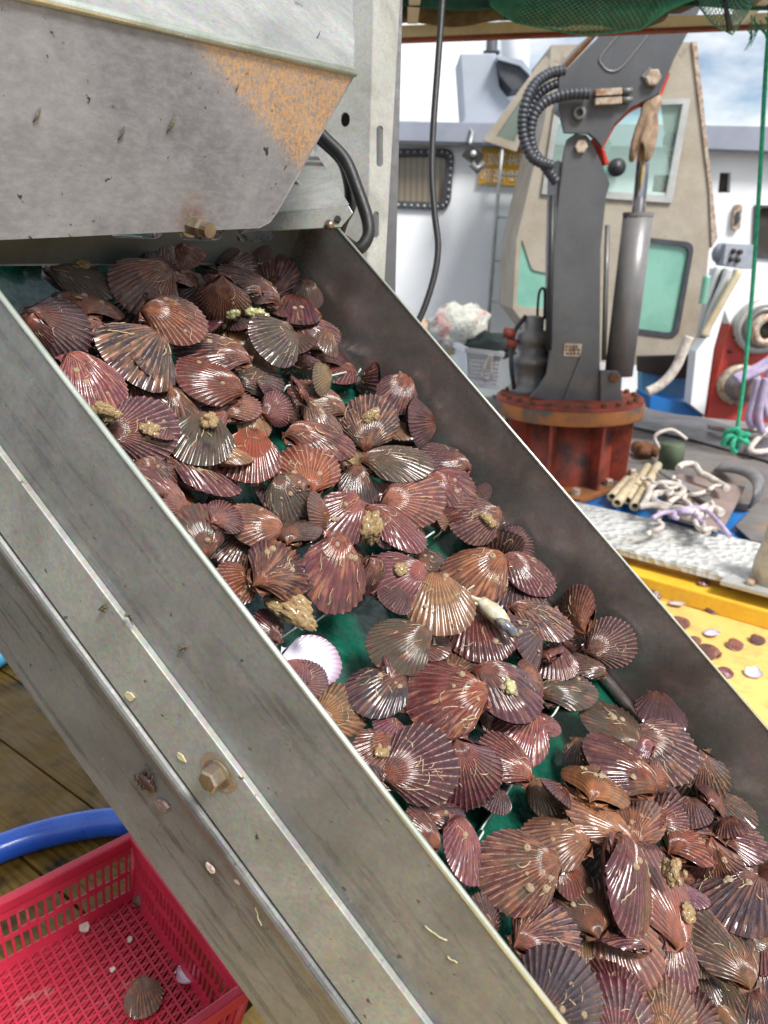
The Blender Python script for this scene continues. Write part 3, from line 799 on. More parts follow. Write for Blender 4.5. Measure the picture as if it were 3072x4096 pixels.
def barnacle_mesh(seed):
    mb = MB(); rg = 14; prof = [(1, 0), (.86, .3), (.62, .62), (.38, .78), (.30, .70), (.16, .45), (0, .4)]; vs = []; fs = []
    for (r, h) in prof:
        for k in range(rg * 2):
            q = 1 + (.10 if k % 2 else -.05) * (1 if r > .3 else 0) + .1 * noise.noise(Vector((k * .7, h * 3, seed)))
            a = math.pi * k / rg; vs.append((r * q * math.cos(a), r * q * math.sin(a), h))
    n = rg * 2
    for i in range(len(prof) - 1):
        for k in range(n): fs.append((i * n + k, i * n + (k + 1) % n, (i + 1) * n + (k + 1) % n, (i + 1) * n + k))
    mb.add(vs, fs, True); me = mb.mesh('barnacle'); me.materials.append(m_barn); return me
BARN = [barnacle_mesh(s) for s in (1, 2, 3)]
def worm_mesh(seed, H, count):
    rnd = random.Random(seed); mb = MB()
    for _ in range(count):
        phi = rnd.uniform(-.75, .75); t = rnd.uniform(.3, .8); along = rnd.random() < .62
        ph, tp_ = phi, t; pts = []; d = rnd.choice((-1, 1)); ln_ = rnd.randint(4, 11); curl = rnd.uniform(-1.1, 1.1)
        ang = (0 if along else rnd.uniform(-1.5, 1.5))
        for k in range(ln_):
            if not (-.95 < ph < .95 and .12 < tp_ < .95): break
            p = rho(ph) * tp_
            pts.append((p * math.sin(ph), UM - p * math.cos(ph), shell_z(ph, tp_, H) + .020))
            ang += rnd.uniform(-.4, .4) + (curl * .8 if k > ln_ * .65 else 0)
            tp_ += d * .022 * math.cos(ang); ph += .026 * math.sin(ang) / max(.3, tp_)
        if len(pts) > 3: mb.tube(pts, [rnd.uniform(.010, .015)] * len(pts), 5)
    me = mb.mesh('worm_tubes'); me.materials.append(m_worm); return me
WORM = {}
def worms(vi, k):
    key = (vi, k)
    if key not in WORM: WORM[key] = worm_mesh(vi * 10 + k, VAR[vi][2], (4, 7, 11)[k])
    return WORM[key]
def clump_mesh(seed, m_, n=12, flat=.6):
    rnd = random.Random(seed); mb = MB()
    for k in range(n + 5):
        a = rnd.uniform(0, 6.28); r = rnd.uniform(0, .75)
        mb.blob((r * math.cos(a), r * math.sin(a) * .7, rnd.uniform(0, flat) * (1 - r * .5)), rnd.uniform(.16, .40), 3, .55, 3.4, seed * 7 + k)
    me = mb.mesh('growth'); me.materials.append(m_); return me
CLUMP = [clump_mesh(1, m_spon), clump_mesh(2, m_spon, 16), clump_mesh(3, m_spon, 10, .9)]
JEL = [clump_mesh(4, m_jel, 4, .3)]

PAL = {'p': (136, 58, 74), 'P': (172, 86, 100), 'm': (108, 34, 48), 'k': (66, 40, 52), 'o': (176, 84, 38), 'O': (206, 80, 32),
       'b': (116, 74, 48), 't': (190, 134, 90), 'T': (208, 168, 104), 'r': (146, 50, 44), 'q': (196, 122, 104)}
CNAME = {'p': 'purple-pink', 'P': 'bright pink striped', 'm': 'maroon', 'k': 'dark purple', 'o': 'orange-brown', 'O': 'bright orange-red',
         'b': 'brown', 't': 'tan', 'T': 'pale yellow-tan', 'r': 'brick red', 'q': 'pinkish tan', 'w': 'white'}
TO = {1: (0, 900), 2: (700, 900), 3: (300, 1600), 4: (1100, 1400), 5: (800, 2100), 6: (1500, 1900), 7: (1200, 2600), 8: (1900, 2300), 9: (2272, 2750), 10: (1600, 3100), 11: (1900, 3296), 12: (2272, 3296)}
LAY = {0: -.148, 1: -.125, 2: -.102, 3: -.082, 4: -.065}
# tile, x, y, radius (tile pixels), hinge angle | 'c' hinge to the viewer | 'o' margin to the viewer, tilt, tilt direction, layer, colour, growth
SC = [
(1,1415,240,185,130,65,42,2,'b','w'),(1,1600,190,150,130,60,40,1,'m',''),(1,905,132,150,'o',70,85,0,'m',''),(1,170,165,70,90,60,85,0,'r',''),
(1,700,470,280,165,60,72,1,'k','swd'),(1,720,670,300,'c',76,73,1,'q','b'),(1,490,870,275,158,25,40,2,'m','w'),(1,300,905,110,90,40,200,2,'r','w'),
(1,1190,525,285,32,40,60,2,'o','dw'),(1,1390,395,240,'c',72,68,1,'o','b'),(1,1170,730,230,45,50,60,0,'k',''),(1,1470,800,260,165,42,70,3,'o','bw'),
(1,1130,1095,370,42,55,50,2,'k','dw'),(1,800,1020,230,70,45,220,0,'m','w'),(1,770,1310,285,128,48,62,2,'P','bw'),(1,1080,1370,170,100,40,60,1,'o',''),
(1,1410,1480,230,310,38,50,1,'m','b'),(3,580,240,285,190,20,40,2,'p','bws'),
(2,370,110,170,200,60,80,0,'m',''),(2,190,480,120,150,60,70,0,'b',''),
(2,440,300,250,268,48,92,1,'k','w'),(2,830,440,215,250,25,60,1,'p','w'),(2,595,505,290,327,70,57,2,'m','w'),(2,400,690,250,88,25,270,2,'q','bj'),
(2,985,740,222,'o',70,82,1,'m','b'),(2,1100,590,135,90,40,60,0,'b',''),(2,820,970,250,28,52,40,3,'k','dw'),(2,610,1010,190,140,45,60,1,'T',''),
(2,290,1060,300,345,60,80,2,'m','wb'),(2,1160,905,225,170,58,80,1,'m','w'),(2,1210,1060,230,'c',68,72,0,'m','j'),(2,1335,1232,185,10,65,75,0,'r',''),
(2,1050,1190,175,92,42,270,0,'p','w'),(2,260,1290,285,335,52,60,2,'o','b'),(2,350,1440,225,340,70,60,1,'o',''),(2,680,1290,245,200,55,70,1,'m','bbd'),
(2,850,1530,155,190,35,20,2,'P','w'),(2,965,1540,135,200,58,20,1,'m',''),(2,1160,1450,245,330,56,60,1,'b','b'),(4,380,580,205,140,63,55,1,'b','bw'),
(3,1480,210,155,110,40,60,1,'T','w'),(3,1090,170,175,10,50,80,1,'P',''),
(3,1040,340,290,68,48,80,2,'k','dsw'),(3,1440,480,280,80,44,82,2,'O','w'),(3,1080,640,310,160,66,65,1,'m','bw'),(3,690,620,190,150,40,40,1,'m','bw'),
(3,760,820,180,320,45,30,2,'q',''),(3,1030,1075,225,285,25,30,2,'p','bwd'),(3,1250,900,170,300,55,60,0,'T','d'),(3,1480,1040,235,340,48,60,2,'q','b'),
(3,1310,1240,195,60,40,40,1,'b','w'),(5,300,480,195,20,45,40,2,'o','bw'),(5,650,360,305,215,45,42,3,'m','bw'),(4,110,1230,200,120,18,60,2,'k','bwd'),
(3,890,800,100,300,60,60,0,'o',''),
(4,390,760,285,175,60,76,2,'r','w'),(4,770,590,245,265,20,90,2,'b','wws'),(4,800,270,175,'o',72,172,1,'m','w'),(4,1010,370,195,60,40,50,1,'m','w'),
(4,1190,620,215,'o',68,8,1,'m',''),(4,1080,580,112,340,40,60,1,'p','w'),(4,1050,760,145,320,55,60,0,'m',''),(4,1390,910,215,340,54,70,1,'m','w'),
(4,1030,940,295,180,56,86,3,'b','dw'),(4,630,930,145,180,45,60,1,'T','s'),(4,280,980,265,268,38,80,2,'o','bw'),(4,690,1160,205,100,40,40,1,'k','w'),
(4,1160,1230,255,188,24,60,3,'q','w'),(4,1480,1140,205,160,40,50,2,'p','bw'),(4,550,1390,245,48,38,30,2,'P','bw'),(4,270,1410,195,30,58,70,1,'b','bd'),
(4,1010,1490,285,150,63,57,2,'r','w'),(4,1400,1390,155,170,52,262,1,'r','w'),
(5,1100,420,325,85,34,22,3,'P','bww'),(5,1430,420,175,100,58,340,2,'p','w'),(6,170,860,265,12,35,60,2,'P','sw'),(5,570,830,155,300,45,40,1,'m','bw'),
(5,880,1270,195,215,35,60,2,'P','w'),(7,330,500,235,205,30,60,1,'T','ww'),
(6,190,1415,275,15,36,80,3,'b','wd'),(7,640,350,280,32,38,80,2,'k','wwb'),
(6,820,380,225,10,30,60,2,'m','sw'),(6,880,165,112,220,50,140,1,'b',''),(6,990,590,245,265,58,272,1,'k',''),(6,1180,580,175,190,40,20,1,'m','w'),
(6,820,830,295,27,38,80,3,'o','wb'),(6,1280,830,245,150,54,55,2,'r','w'),(6,1190,1010,215,100,54,80,1,'k','w'),(6,460,730,165,210,45,60,1,'b','bw'),
(6,530,1090,300,97,38,82,3,'T','bw'),(6,880,1350,285,110,46,80,2,'r','bw'),(6,480,1410,155,20,50,60,1,'b','bd'),
(8,560,380,262,160,60,65,2,'m','w'),(8,710,560,135,90,58,230,1,'m',''),(8,400,540,235,'o',70,27,2,'m','bw'),(8,660,740,195,100,48,82,1,'p','w'),
(8,840,290,215,290,48,165,1,'o','w'),(8,1130,560,220,200,24,20,2,'m','w'),(8,920,750,155,330,55,60,1,'b',''),(8,770,960,245,200,52,80,1,'k','dbw'),
(8,270,970,305,150,43,60,3,'p','wjb'),(8,370,1360,265,57,34,60,2,'P','w'),(8,590,1240,112,200,50,60,1,'p',''),(8,240,1510,245,315,48,45,2,'r','w'),
(7,1190,400,340,2,33,70,2,'r','bww'),(7,1300,130,205,250,45,80,1,'b','w'),(7,650,870,225,42,38,42,2,'o','bs'),(7,1010,950,320,195,14,40,3,'m','ww'),
(7,1380,1050,300,104,28,300,2,'p','w'),(7,1000,1480,190,310,48,30,2,'o','w'),(10,520,640,265,100,56,22,2,'P','bw'),(10,350,340,205,200,55,80,1,'k','b'),
(10,780,210,112,60,50,60,1,'k',''),
(10,960,820,355,14,20,40,3,'o','bbd'),(10,1270,560,275,352,48,70,2,'q','b'),(10,1230,210,195,140,40,50,1,'T',''),(11,590,900,300,202,38,60,3,'m','w'),
(11,880,650,280,292,38,70,2,'b','bw'),(11,930,1020,155,100,40,60,1,'T',''),(11,980,280,235,30,45,60,1,'k','d'),(11,1265,540,385,95,64,2,4,'p','bw'),
(12,790,600,345,275,56,10,3,'q','s'),(11,680,1410,390,225,24,40,4,'k','bw'),(11,1190,1570,310,250,34,50,3,'p','w'),(11,1170,1350,275,250,40,50,2,'p','w'),
(12,480,1010,330,130,38,40,2,'q','ww'),(12,860,1130,265,92,38,20,1,'p','ww'),(12,1040,1010,245,100,52,20,1,'b','bw'),(12,1060,1330,205,100,40,60,0,'b','db'),
(12,800,1520,270,250,34,40,2,'t','ww'),(12,1000,1530,265,250,45,50,1,'m',''),(12,1190,380,280,80,38,272,2,'p','bw'),(12,1400,650,320,40,43,70,3,'k','bw'),
(12,1280,980,315,292,43,30,2,'b','wd'),(12,1590,950,205,190,40,60,2,'t','d'),(12,1580,1280,245,90,30,40,1,'m','w'),(12,1390,1450,225,120,40,60,0,'b','d'),
(12,1590,1580,175,100,40,60,1,'k',''),(12,1560,380,205,200,50,70,1,'k','db'),(12,1400,160,245,180,48,70,2,'m','w'),
(9,790,540,310,150,24,50,3,'p','ww'),(9,1080,790,260,80,33,300,2,'k','ww'),(9,350,300,265,310,54,60,2,'b','dbw'),(9,400,640,325,318,60,45,3,'r','bw'),
(9,110,570,155,100,40,60,1,'b',''),(9,230,830,300,'c',68,63,3,'t','bb'),(9,210,1080,305,316,60,46,3,'t',''),(9,570,1080,245,250,34,60,2,'q','bw'),
(9,920,1080,235,200,40,60,2,'p','b'),(9,1010,1270,250,210,48,65,2,'O','w'),(9,760,880,175,140,50,60,1,'m',''),(9,1370,1030,195,150,50,60,0,'k','d'),
(9,760,220,215,90,50,60,1,'m',''),(9,1190,1080,105,100,40,60,0,'b','d'),(10,700,1160,145,250,45,20,2,'m','w'),
]
SCALE = 800 / 1659.0
def view_frame(P):
    zc = (CAM - P).normalized(); xc = RGT - zc * RGT.dot(zc); xc.normalize(); yc = zc.cross(xc); return xc, yc, zc
def orient(P, hinge, tilt, phi):
    xc, yc, zc = view_frame(P)
    n = zc * math.cos(R_(tilt)) + (xc * math.cos(R_(phi)) + yc * math.sin(R_(phi))) * math.sin(R_(tilt))
    if hinge == 'c': h = zc - n * zc.dot(n)
    elif hinge == 'o': h = -(zc - n * zc.dot(n))
    else:
        e = xc * math.cos(R_(hinge)) + yc * math.sin(R_(hinge)); h = e - zc * (e.dot(n) / max(.2, n.dot(zc))); h = h - n * h.dot(n)
    h.normalize(); x = h.cross(n)
    return Matrix((x, h, n)).transposed()
RING = [(math.cos(a * .524), math.sin(a * .524), 0) for a in range(12)] + [(0, 0, -.34), (0, 0, .4), (.4, 1, 0), (-.4, 1, 0)]
placed = []
def place(px, py, rpx, hinge, tilt, phi, n0):
    """a point on the sight line at a height above the belt, kept clear of walls and belt"""
    v = ray(px, py)
    P = onpl(px, py, K(0, 0, n0), NX); Z = (P - CAM).dot(FWD)
    for _ in range(40):
        R = max(.021, min(.052, rpx * 1.02 * Z / FPX)); P = CAM + v * Z; rot = orient(P, hinge, tilt, phi)
        q = [toK(P + rot @ Vector(r_) * R) for r_ in RING]
        if min(k[0] for k in q) < .006: Z += .006; continue
        if max(k[0] for k in q) > W - .004 or min(k[2] for k in q) < -HB + .001: Z -= .006; continue
        break
    return P, rot, R
def add_scallop(P, rot, R, col, growth, idx, rnd, open_=None, name='scallop'):
    vi = idx % len(VAR); u, l, H = VAR[vi]
    root = bpy.data.objects.new(name, None); COL.objects.link(root); root.empty_display_size = .5
    root.matrix_world = Matrix.Translation(P) @ rot.to_4x4() @ Matrix.Diagonal((R * rnd.uniform(.94, 1.06), R, R * rnd.uniform(.85, 1.15), 1))
    base = PAL[col]; j = lambda s_: [max(8, min(250, b * s_ + rnd.uniform(-7, 7))) for b in base]
    mudv = .42 * growth.count('d') + rnd.uniform(0, .30)
    cu = c_(*j(rnd.uniform(.58, .84))); cl_ = c_(*j(rnd.uniform(.52, .72)))
    o = bpy.data.objects.new('upper_valve', u); COL.objects.link(o); o.parent = root; o.color = (cu[0], cu[1], cu[2], mudv)
    o2 = bpy.data.objects.new('lower_valve', l); COL.objects.link(o2); o2.parent = root; o2.color = (cl_[0], cl_[1], cl_[2], mudv * .6)
    op = rnd.uniform(0, 2.0) if open_ is None else open_
    o2.matrix_local = Matrix.Translation((0, UM, 0)) @ Matrix.Rotation(R_(op), 4, 'X') @ Matrix.Translation((0, -UM, 0))
    def on_shell(ph, t, dz=0):
        p = rho(ph) * t; return Vector((p * math.sin(ph), UM - p * math.cos(ph), shell_z(ph, t, H) + dz))
    nb = growth.count('b') * 3
    for k in range(nb):
        b = bpy.data.objects.new('barnacle', BARN[rnd.randrange(3)]); COL.objects.link(b); b.parent = root
        b.location = on_shell(rnd.uniform(-.65, .65), rnd.uniform(.25, .8), .0); s_ = rnd.uniform(.05, .115)
        b.scale = (s_, s_ * rnd.uniform(.85, 1), s_ * rnd.uniform(.7, 1.1)); b.rotation_euler = (rnd.uniform(-.3, .3), rnd.uniform(-.3, .3), rnd.uniform(0, 6))
    nw = growth.count('w')
    if nw:
        b = bpy.data.objects.new('worm_tubes', worms(vi, 1 if nw == 1 else 2)); COL.objects.link(b); b.parent = root; b['kind'] = 'stuff'
    elif rnd.random() < .5:
        b = bpy.data.objects.new('worm_tubes', worms(vi, 0)); COL.objects.link(b); b.parent = root; b['kind'] = 'stuff'
    for ch, pool, nm in (('s', CLUMP, 'sponge_growth'), ('j', JEL, 'jelly_growth')):
        if ch in growth:
            b = bpy.data.objects.new(nm, pool[idx % len(pool)]); COL.objects.link(b); b.parent = root
            b.location = on_shell(rnd.uniform(-.35, .35), rnd.uniform(.35, .6), .02); s_ = .34
            b.scale = (s_, s_, s_ * .7); b.rotation_euler = (0, 0, rnd.uniform(0, 6))
    return root
GR = 'scallops heaped on the conveyor belt'
rnd0 = random.Random(11)
for i, (T, x, y, r, hg, ti, ph, la, co, gr) in enumerate(SC):
    px, py = TO[T][0] + x * SCALE, TO[T][1] + y * SCALE
    P, rot, R = place(px, py, r * SCALE, hg, ti, ph, LAY[la])
    o = add_scallop(P, rot, R, co, gr, i * 3 + (i // 8), rnd0, open_=None if hg != 'o' else 3.0)
    placed.append((o, toK(P), px, py, co, gr, hg, ti, R))
# white open valve showing its inside
px, py = TO[5][0] + 950 * SCALE, TO[5][1] + 1110 * SCALE
P, rot, R = place(px, py, 245 * SCALE, 175, 35, 60, -.125)
wv = bpy.data.objects.new('scallop_valve', inner_me); COL.objects.link(wv); wv.matrix_world = Matrix.Translation(P) @ rot.to_4x4() @ Matrix.Scale(R, 4)
tag(wv, 'empty scallop valve showing its pearly lilac-white inside beside the near wall', 'shell')
# half buried ones that close the heap from below
gaps = [(70, 1200, 260), (1340, 2490, 170), (1150, 2540, 90), (2330, 2820, 190), (2250, 2960, 140), (1960, 3300, 150), (1900, 3480, 130), (2850, 3960, 150), (2080, 3210, 70), (2860, 3800, 90), (1360, 1590, 60), (1420, 1560, 60), (1740, 2180, 60), (1840, 2200, 60), (100, 1050, 250), (2450, 2780, 120), (1250, 1010, 110), (560, 1050, 60)]
rf = random.Random(5); nfill = 0; buried = []
for gc in range(9):
    for gd in range(22):
        c = .04 + gc * .078 + rf.uniform(-.02, .02); d = -.62 + gd * .070 + rf.uniform(-.02, .02)
        Pk = K(c, d, -.147); px, py = topx(Pk)
        if px < -60 or px > 3200 or py > 4250 or py < 940: continue
        if any((px - a) ** 2 + (py - b) ** 2 < (q + 15) ** 2 for a, b, q in gaps): continue
        near = min(((px - e[2]) ** 2 + (py - e[3]) ** 2) ** .5 for e in placed[:len(SC)])
        if near > 190: continue
        R = rf.uniform(.025, .034); P, rot, R = place(px, py, R * FPX / ((Pk - CAM).dot(FWD)), rf.uniform(0, 360), rf.uniform(50, 84), rf.uniform(0, 120), rf.choice((-.148, -.132, -.118, -.102, -.092)))
        cf = rf.choice('mkpbmPoqtT'); o = add_scallop(P, rot, R, cf, '', nfill, rf); nfill += 1; buried.append((o, toK(P), cf))
# labels: colour, growth, then which one of its stretch of trough
ORD = ['', 'second', 'third', 'fourth', 'fifth', 'sixth', 'seventh', 'eighth', 'ninth', 'tenth', 'eleventh', 'twelfth', 'thirteenth', 'fourteenth', 'fifteenth', 'sixteenth', 'seventeenth', 'eighteenth', 'nineteenth', 'twentieth'] + ['%d-th' % k for k in range(21, 60)]
BAY = [(-9, -.33, 'topmost heap'), (-.33, -.02, 'second heap'), (-.02, .29, 'third heap'), (.29, 9, 'lowest heap')]
LANE = [(-9, .26, 'near wall'), (.26, .45, 'belt centre'), (.45, 9, 'far wall')]
for d0, d1, bn_ in BAY:
    for c0, c1, lnn in LANE:
        grp = sorted([e for e in placed if d0 <= e[1][1] < d1 and c0 <= e[1][0] < c1], key=lambda e: e[1][1])
        for k, e in enumerate(grp):
            col, gr, hg, ti = e[4], e[5], e[6], e[7]
            feat = ('with cream sponge' if 's' in gr else 'with jelly lump' if 'j' in gr else 'caked in mud' if 'd' in gr else 'with barnacles' if 'b' in gr else 'with worm tubes' if 'w' in gr else 'lying clean')
            pose = 'edge-on' if ti >= 56 else 'face-on' if ti <= 30 else 'tilted'
            lab = '%s %s scallop %s, %shighest by the %s, %s' % (pose, CNAME[col], feat, ORD[k] + ' ' if ORD[k] else '', lnn, bn_)
            tag(e[0], lab, 'scallop', GR)

for d0, d1, bn_ in BAY:
    for c0, c1, lnn in LANE:
        for k, e in enumerate(sorted([e for e in buried if d0 <= e[1][1] < d1 and c0 <= e[1][0] < c1], key=lambda e: e[1][1])):
            tag(e[0], 'half-buried %s scallop, %shighest wedged by the %s, %s' % (CNAME[e[2]], ORD[k] + ' ' if ORD[k] else '', lnn, bn_), 'scallop', 'scallops wedged under the others')

# ---- loose growths and the small crab among the shells
def loose(px, py, n0, size, me, name, label, cat, sq=(1, 1, 1), rz=0):
    P = onpl(px, py, K(0, 0, n0), NX); o = bpy.data.objects.new(name, me); COL.objects.link(o)
    xc, yc, zc = view_frame(P); rot = Matrix((xc, yc, zc)).transposed().to_4x4()
    o.matrix_world = Matrix.Translation(P) @ rot @ Matrix.Rotation(R_(rz), 4, 'Z') @ Matrix.Diagonal((size * sq[0], size * sq[1], size * sq[2], 1))
    tag(o, label, cat); return o
loose(TO[1][0] + 890 * SCALE, TO[1][1] + 1540 * SCALE, -.085, .0165, CLUMP[1], 'sponge', 'lumpy cream sponge wedged against the near wall in the topmost heap', 'sponge')
loose(TO[4][0] + 770 * SCALE, TO[4][1] + 1500 * SCALE, -.105, .027, clump_mesh(8, m_spon, 18, .8), 'sponge', 'knobbly yellow-brown sponge at the end of the second heap', 'sponge', (.8, 1.3, 1), -20)
loose(TO[5][0] + 800 * SCALE, TO[5][1] + 750 * SCALE, -.095, .034, clump_mesh(9, m_spon, 9, .4), 'sea_squirt', 'tan ridged sea squirt lying above the green cleat gap', 'sea squirt', (1.35, .75, .8), -38)
loose(TO[12][0] + 880 * SCALE, TO[12][1] + 400 * SCALE, -.045, .020, clump_mesh(10, m_spon, 22, 1.0), 'sponge', 'cluster of pale yellow bubble-like growth on a shell of the lowest heap', 'sponge', (.8, 1.2, 1))
loose(TO[2][0] + 660 * SCALE, TO[2][1] + 750 * SCALE, -.085, .024, JEL[0], 'jelly_lump', 'translucent greenish jelly lump beside the pinkish fan in the topmost heap', 'jelly', (1.1, .8, 1), 10)
m_crab = M('pale_crab_shell', c_(196, 194, 178), .3, 0, c_(176, 160, 116), 120, coat=.5)
m_crabd = M('dark_claw', c_(70, 78, 96), .3, 0, c_(150, 140, 120), 150, coat=.5)
crab = empty('crab')
Pc = onpl(TO[6][0] + 980 * SCALE, TO[6][1] + 1140 * SCALE, K(0, 0, -.065), NX)
xc, yc, zc = view_frame(Pc)
def cb(x, y, z=0): return Pc + xc * x + yc * y + zc * z
body = MB(); body.blob((0, 0, 0), 1, 3, .18, 2.5, 3)
body.v = [tuple(cb(.027 * (v[0] * .85 + v[1] * -.1), .027 * (v[1] * .6 - v[0] * .45), .015 * v[2])) for v in body.v]; body.build('body', m_crab, crab)
for k, pts in enumerate((((-.015, .010), (-.032, .014), (-.044, .012)), ((-.014, .013), (-.030, .022), (-.034, .030), (-.024, .036)), ((-.012, .015), (-.028, .020), (-.046, .026)))):
    MB().tube([cb(x, y, .004) for x, y in pts], [.003, .0024, .0016, .001][:len(pts)], 6).build('leg', m_crab, crab)
MB().tube([cb(.004, -.008, .008), cb(.014, -.016, .012), cb(.026, -.026, .010), cb(.034, -.032, .008)], [.005, .008, .007, .001], 8).build('claw', m_crabd, crab)
MB().tube([cb(.006, -.014, .006), cb(.016, -.024, .009), cb(.028, -.034, .006)], [.004, .006, .001], 8).build('claw', m_crab, crab)
tag(settle(crab), 'small pale crab lying belly up on the shells of the third heap', 'crab')
# ================================================================== LEFT FLOOR: hose, crate, bits
m_hose = M('blue_hose', c_(30, 84, 190), .3, 0, c_(46, 104, 206), 12, coat=.2)
hz_ = .035
hpts = [onz(-420, 3560, hz_), onz(-150, 3470, hz_), onz(0, 3395, hz_), onz(200, 3330, hz_), onz(420, 3290, hz_), onz(640, 3290, hz_), onz(900, 3330, hz_)]
tag(MB().tube(smooth_path(hpts, 10), .034, 16).build('water_hose', m_hose), 'thick blue hose lying on the wet brown planks behind the red crate', 'hose')
m_lblue = M('light_blue_plastic', c_(70, 170, 220), .35, 0, c_(90, 186, 230), 10)
tag(MB().tube(smooth_path([onz(-240, 2700, .04), onz(-60, 2650, .04), onz(30, 2600, .04), onz(160, 2540, .04)], 8), .04, 12).build('water_hose', m_lblue), 'light blue hose end at the left picture edge', 'hose')

m_red = M('red_plastic', c_(184, 40, 66), .42, 0, c_(168, 32, 54), 9, coat=.1, fine=.12, col3=c_(168, 96, 96), scale3=14, lo3=.6, hi3=.74)
ZR = .14
A0, B0, L_pt = onz(535, 3352, ZR), onz(985, 3962, ZR), onz(0, 3645, ZR)
e1 = (B0 - A0); wl_ = e1.length; e1.normalize()
e2 = (L_pt - A0); e2 -= e1 * e2.dot(e1); e2.normalize(); ll_ = .62
crate = empty('plastic_crate')
def cr(u, v, z, ins=0):   # u along e1 (0..wl_), v along e2 (0..ll_); walls draw in towards the floor
    f = .03 * (1 - z / ZR); return A0 + e1 * (f + (wl_ - 2 * f) * u / wl_) + e2 * (f + (ll_ - 2 * f) * v / ll_) + Vector((0, 0, z - ZR))
def cbar(mb, a, b, w_, h_, up=(0, 0, 1)): mb.bar(a, b, w_, h_, up)
rim = MB()
cs = [(0, 0), (wl_, 0), (wl_, ll_), (0, ll_)]
for i in range(4):
    (u0, v0), (u1, v1) = cs[i], cs[(i + 1) % 4]; rim.bar(cr(u0, v0, ZR), cr(u1, v1, ZR), .022, .026)
rim.build('rim', m_red, crate, bevel=.004)
wall_names = []
for i in range(4):
    (u0, v0), (u1, v1) = cs[i], cs[(i + 1) % 4]; mb = MB()
    ln_ = (Vector((u1, v1)) - Vector((u0, v0))).length
    for (za, zb, th) in ((.112, .130, .005), (.068, .076, .004), (.010, .034, .005)):
        a, b, c2, d2 = cr(u0, v0, za), cr(u1, v1, za), cr(u1, v1, zb), cr(u0, v0, zb)
        nn = (b - a).cross(d2 - a).normalized() * th; mb.prism([[a, b, c2, d2]], nn)
    nb = int(ln_ / .0175)
    for k in range(nb + 1):
        t = k / nb; uu_, vv_ = u0 + (u1 - u0) * t, v0 + (v1 - v0) * t
        mb.bar(cr(uu_, vv_, .03), cr(uu_, vv_, .116), .0062, .005, (b - a))
    for k in range(0, nb - 1):
        if k % 4 in (1, 2):
            t = (k + .5) / nb; uu_, vv_ = u0 + (u1 - u0) * t, v0 + (v1 - v0) * t
            pc = cr(uu_, vv_, .072); dirn = (b - a).normalized()
            mb.bar(pc - dirn * .008, pc + dirn * .008, .006, .014)
    mb.build('side_grille', m_red, crate)
fl_ = MB(); pit = .022
for k in range(int(wl_ / pit) + 1):
    u = min(wl_, k * pit); fl_.bar(cr(u, 0, .012), cr(u, ll_, .012), .0046, .006)
for k in range(int(ll_ / pit) + 1):
    v = min(ll_, k * pit); fl_.bar(cr(0, v, .0125), cr(wl_, v, .0125), .0046, .006)
for k in range(int(wl_ / pit)):
    for q in range(int(ll_ / pit)):
        u, v = k * pit, q * pit
        fl_.bar(cr(u, v, .012), cr(min(wl_, u + pit * .5), min(ll_, v + pit), .012), .0032, .005)
        fl_.bar(cr(u + pit * .5, v, .012), cr(min(wl_, u + pit), min(ll_, v + pit), .012), .0032, .005)
fl_.build('floor_lattice', m_red, crate)
for i, (u, v) in enumerate(cs):
    MB().tube([cr(u, v, .0), cr(u, v, ZR - .01)], .010, 8).build('corner_post', m_red, crate)
tag(settle(crate), 'red plastic slotted crate standing on the brown planks', 'crate')

rc = random.Random(3)
def flat_scallop(px, py, z, r, hinge, col, gr, label, idx, tilt=None, cat='scallop'):
    P = onz(px, py, z + r * .25)
    xc_, yc_, zc_ = view_frame(P)
    n = (Vector((0, 0, 1)) + zc_ * .35).normalized()
    e = xc_ * math.cos(R_(hinge)) + yc_ * math.sin(R_(hinge)); h = (e - n * e.dot(n)).normalized()
    o = add_scallop(P, Matrix((h.cross(n), h, n)).transposed(), r, col, gr, idx, rc); tag(o, label, cat); return o
zf = .018
flat_scallop(575, 3992, zf, .038, 110, 't', 'd', 'ribbed tan-grey scallop lying alone on the crate floor', 3)
flat_scallop(905, 3985, zf, .030, 20, 'k', '', 'dark scallop in the near corner of the red crate', 5)
flat_scallop(590, 3590, zf, .028, 200, 'm', 'b', 'dark maroon scallop in the far corner of the red crate', 2)
P = onz(752, 3892, zf + .008)
vv2 = bpy.data.objects.new('scallop_valve', inner_me); COL.objects.link(vv2)
vv2.matrix_world = Matrix.Translation(P) @ Matrix.Rotation(R_(70), 4, 'Z') @ Matrix.Scale(.023, 4)
vv2.data.materials[0] = m_inner
tag(vv2, 'small pale empty valve lying on the crate floor', 'shell')
m_frag = M('shell_fragment', c_(210, 198, 180), .5, 0, c_(180, 150, 150), 200)
def frag(P, nrm, r, seed, name, label, mat_=m_frag, cat='shell'):
    nrm = Vector(nrm).normalized(); a = nrm.cross(Vector((.3, .2, 1))).normalized(); b = nrm.cross(a); rr = random.Random(seed)
    k = 7; pts = [Vector(P) + (a * math.cos(6.283 * i / k) + b * math.sin(6.283 * i / k) * .7) * r * rr.uniform(.6, 1.15) for i in range(k)]
    o = MB().prism([pts], nrm * r * .25).build(name, mat_); tag(o, label, cat); return o
for kk, (fx, fy, fr_, fl_b) in enumerate(((520, 3760, .008, 'small white chip in the middle of the crate floor'), (450, 3880, .008, 'grey shell chip near the front of the crate floor'), (700, 3800, .006, 'tiny chip beside the pale empty valve'))):
    frag(onz(fx, fy, zf), (0, 0, 1), fr_, 20 + kk, 'shell_fragment', fl_b)
frag(onz(340, 3712, zf), (0, 0, 1), .016, 1, 'shell_fragment', 'white broken shell piece on the crate floor by the slotted side')
CP = K(.0, 0, 0)
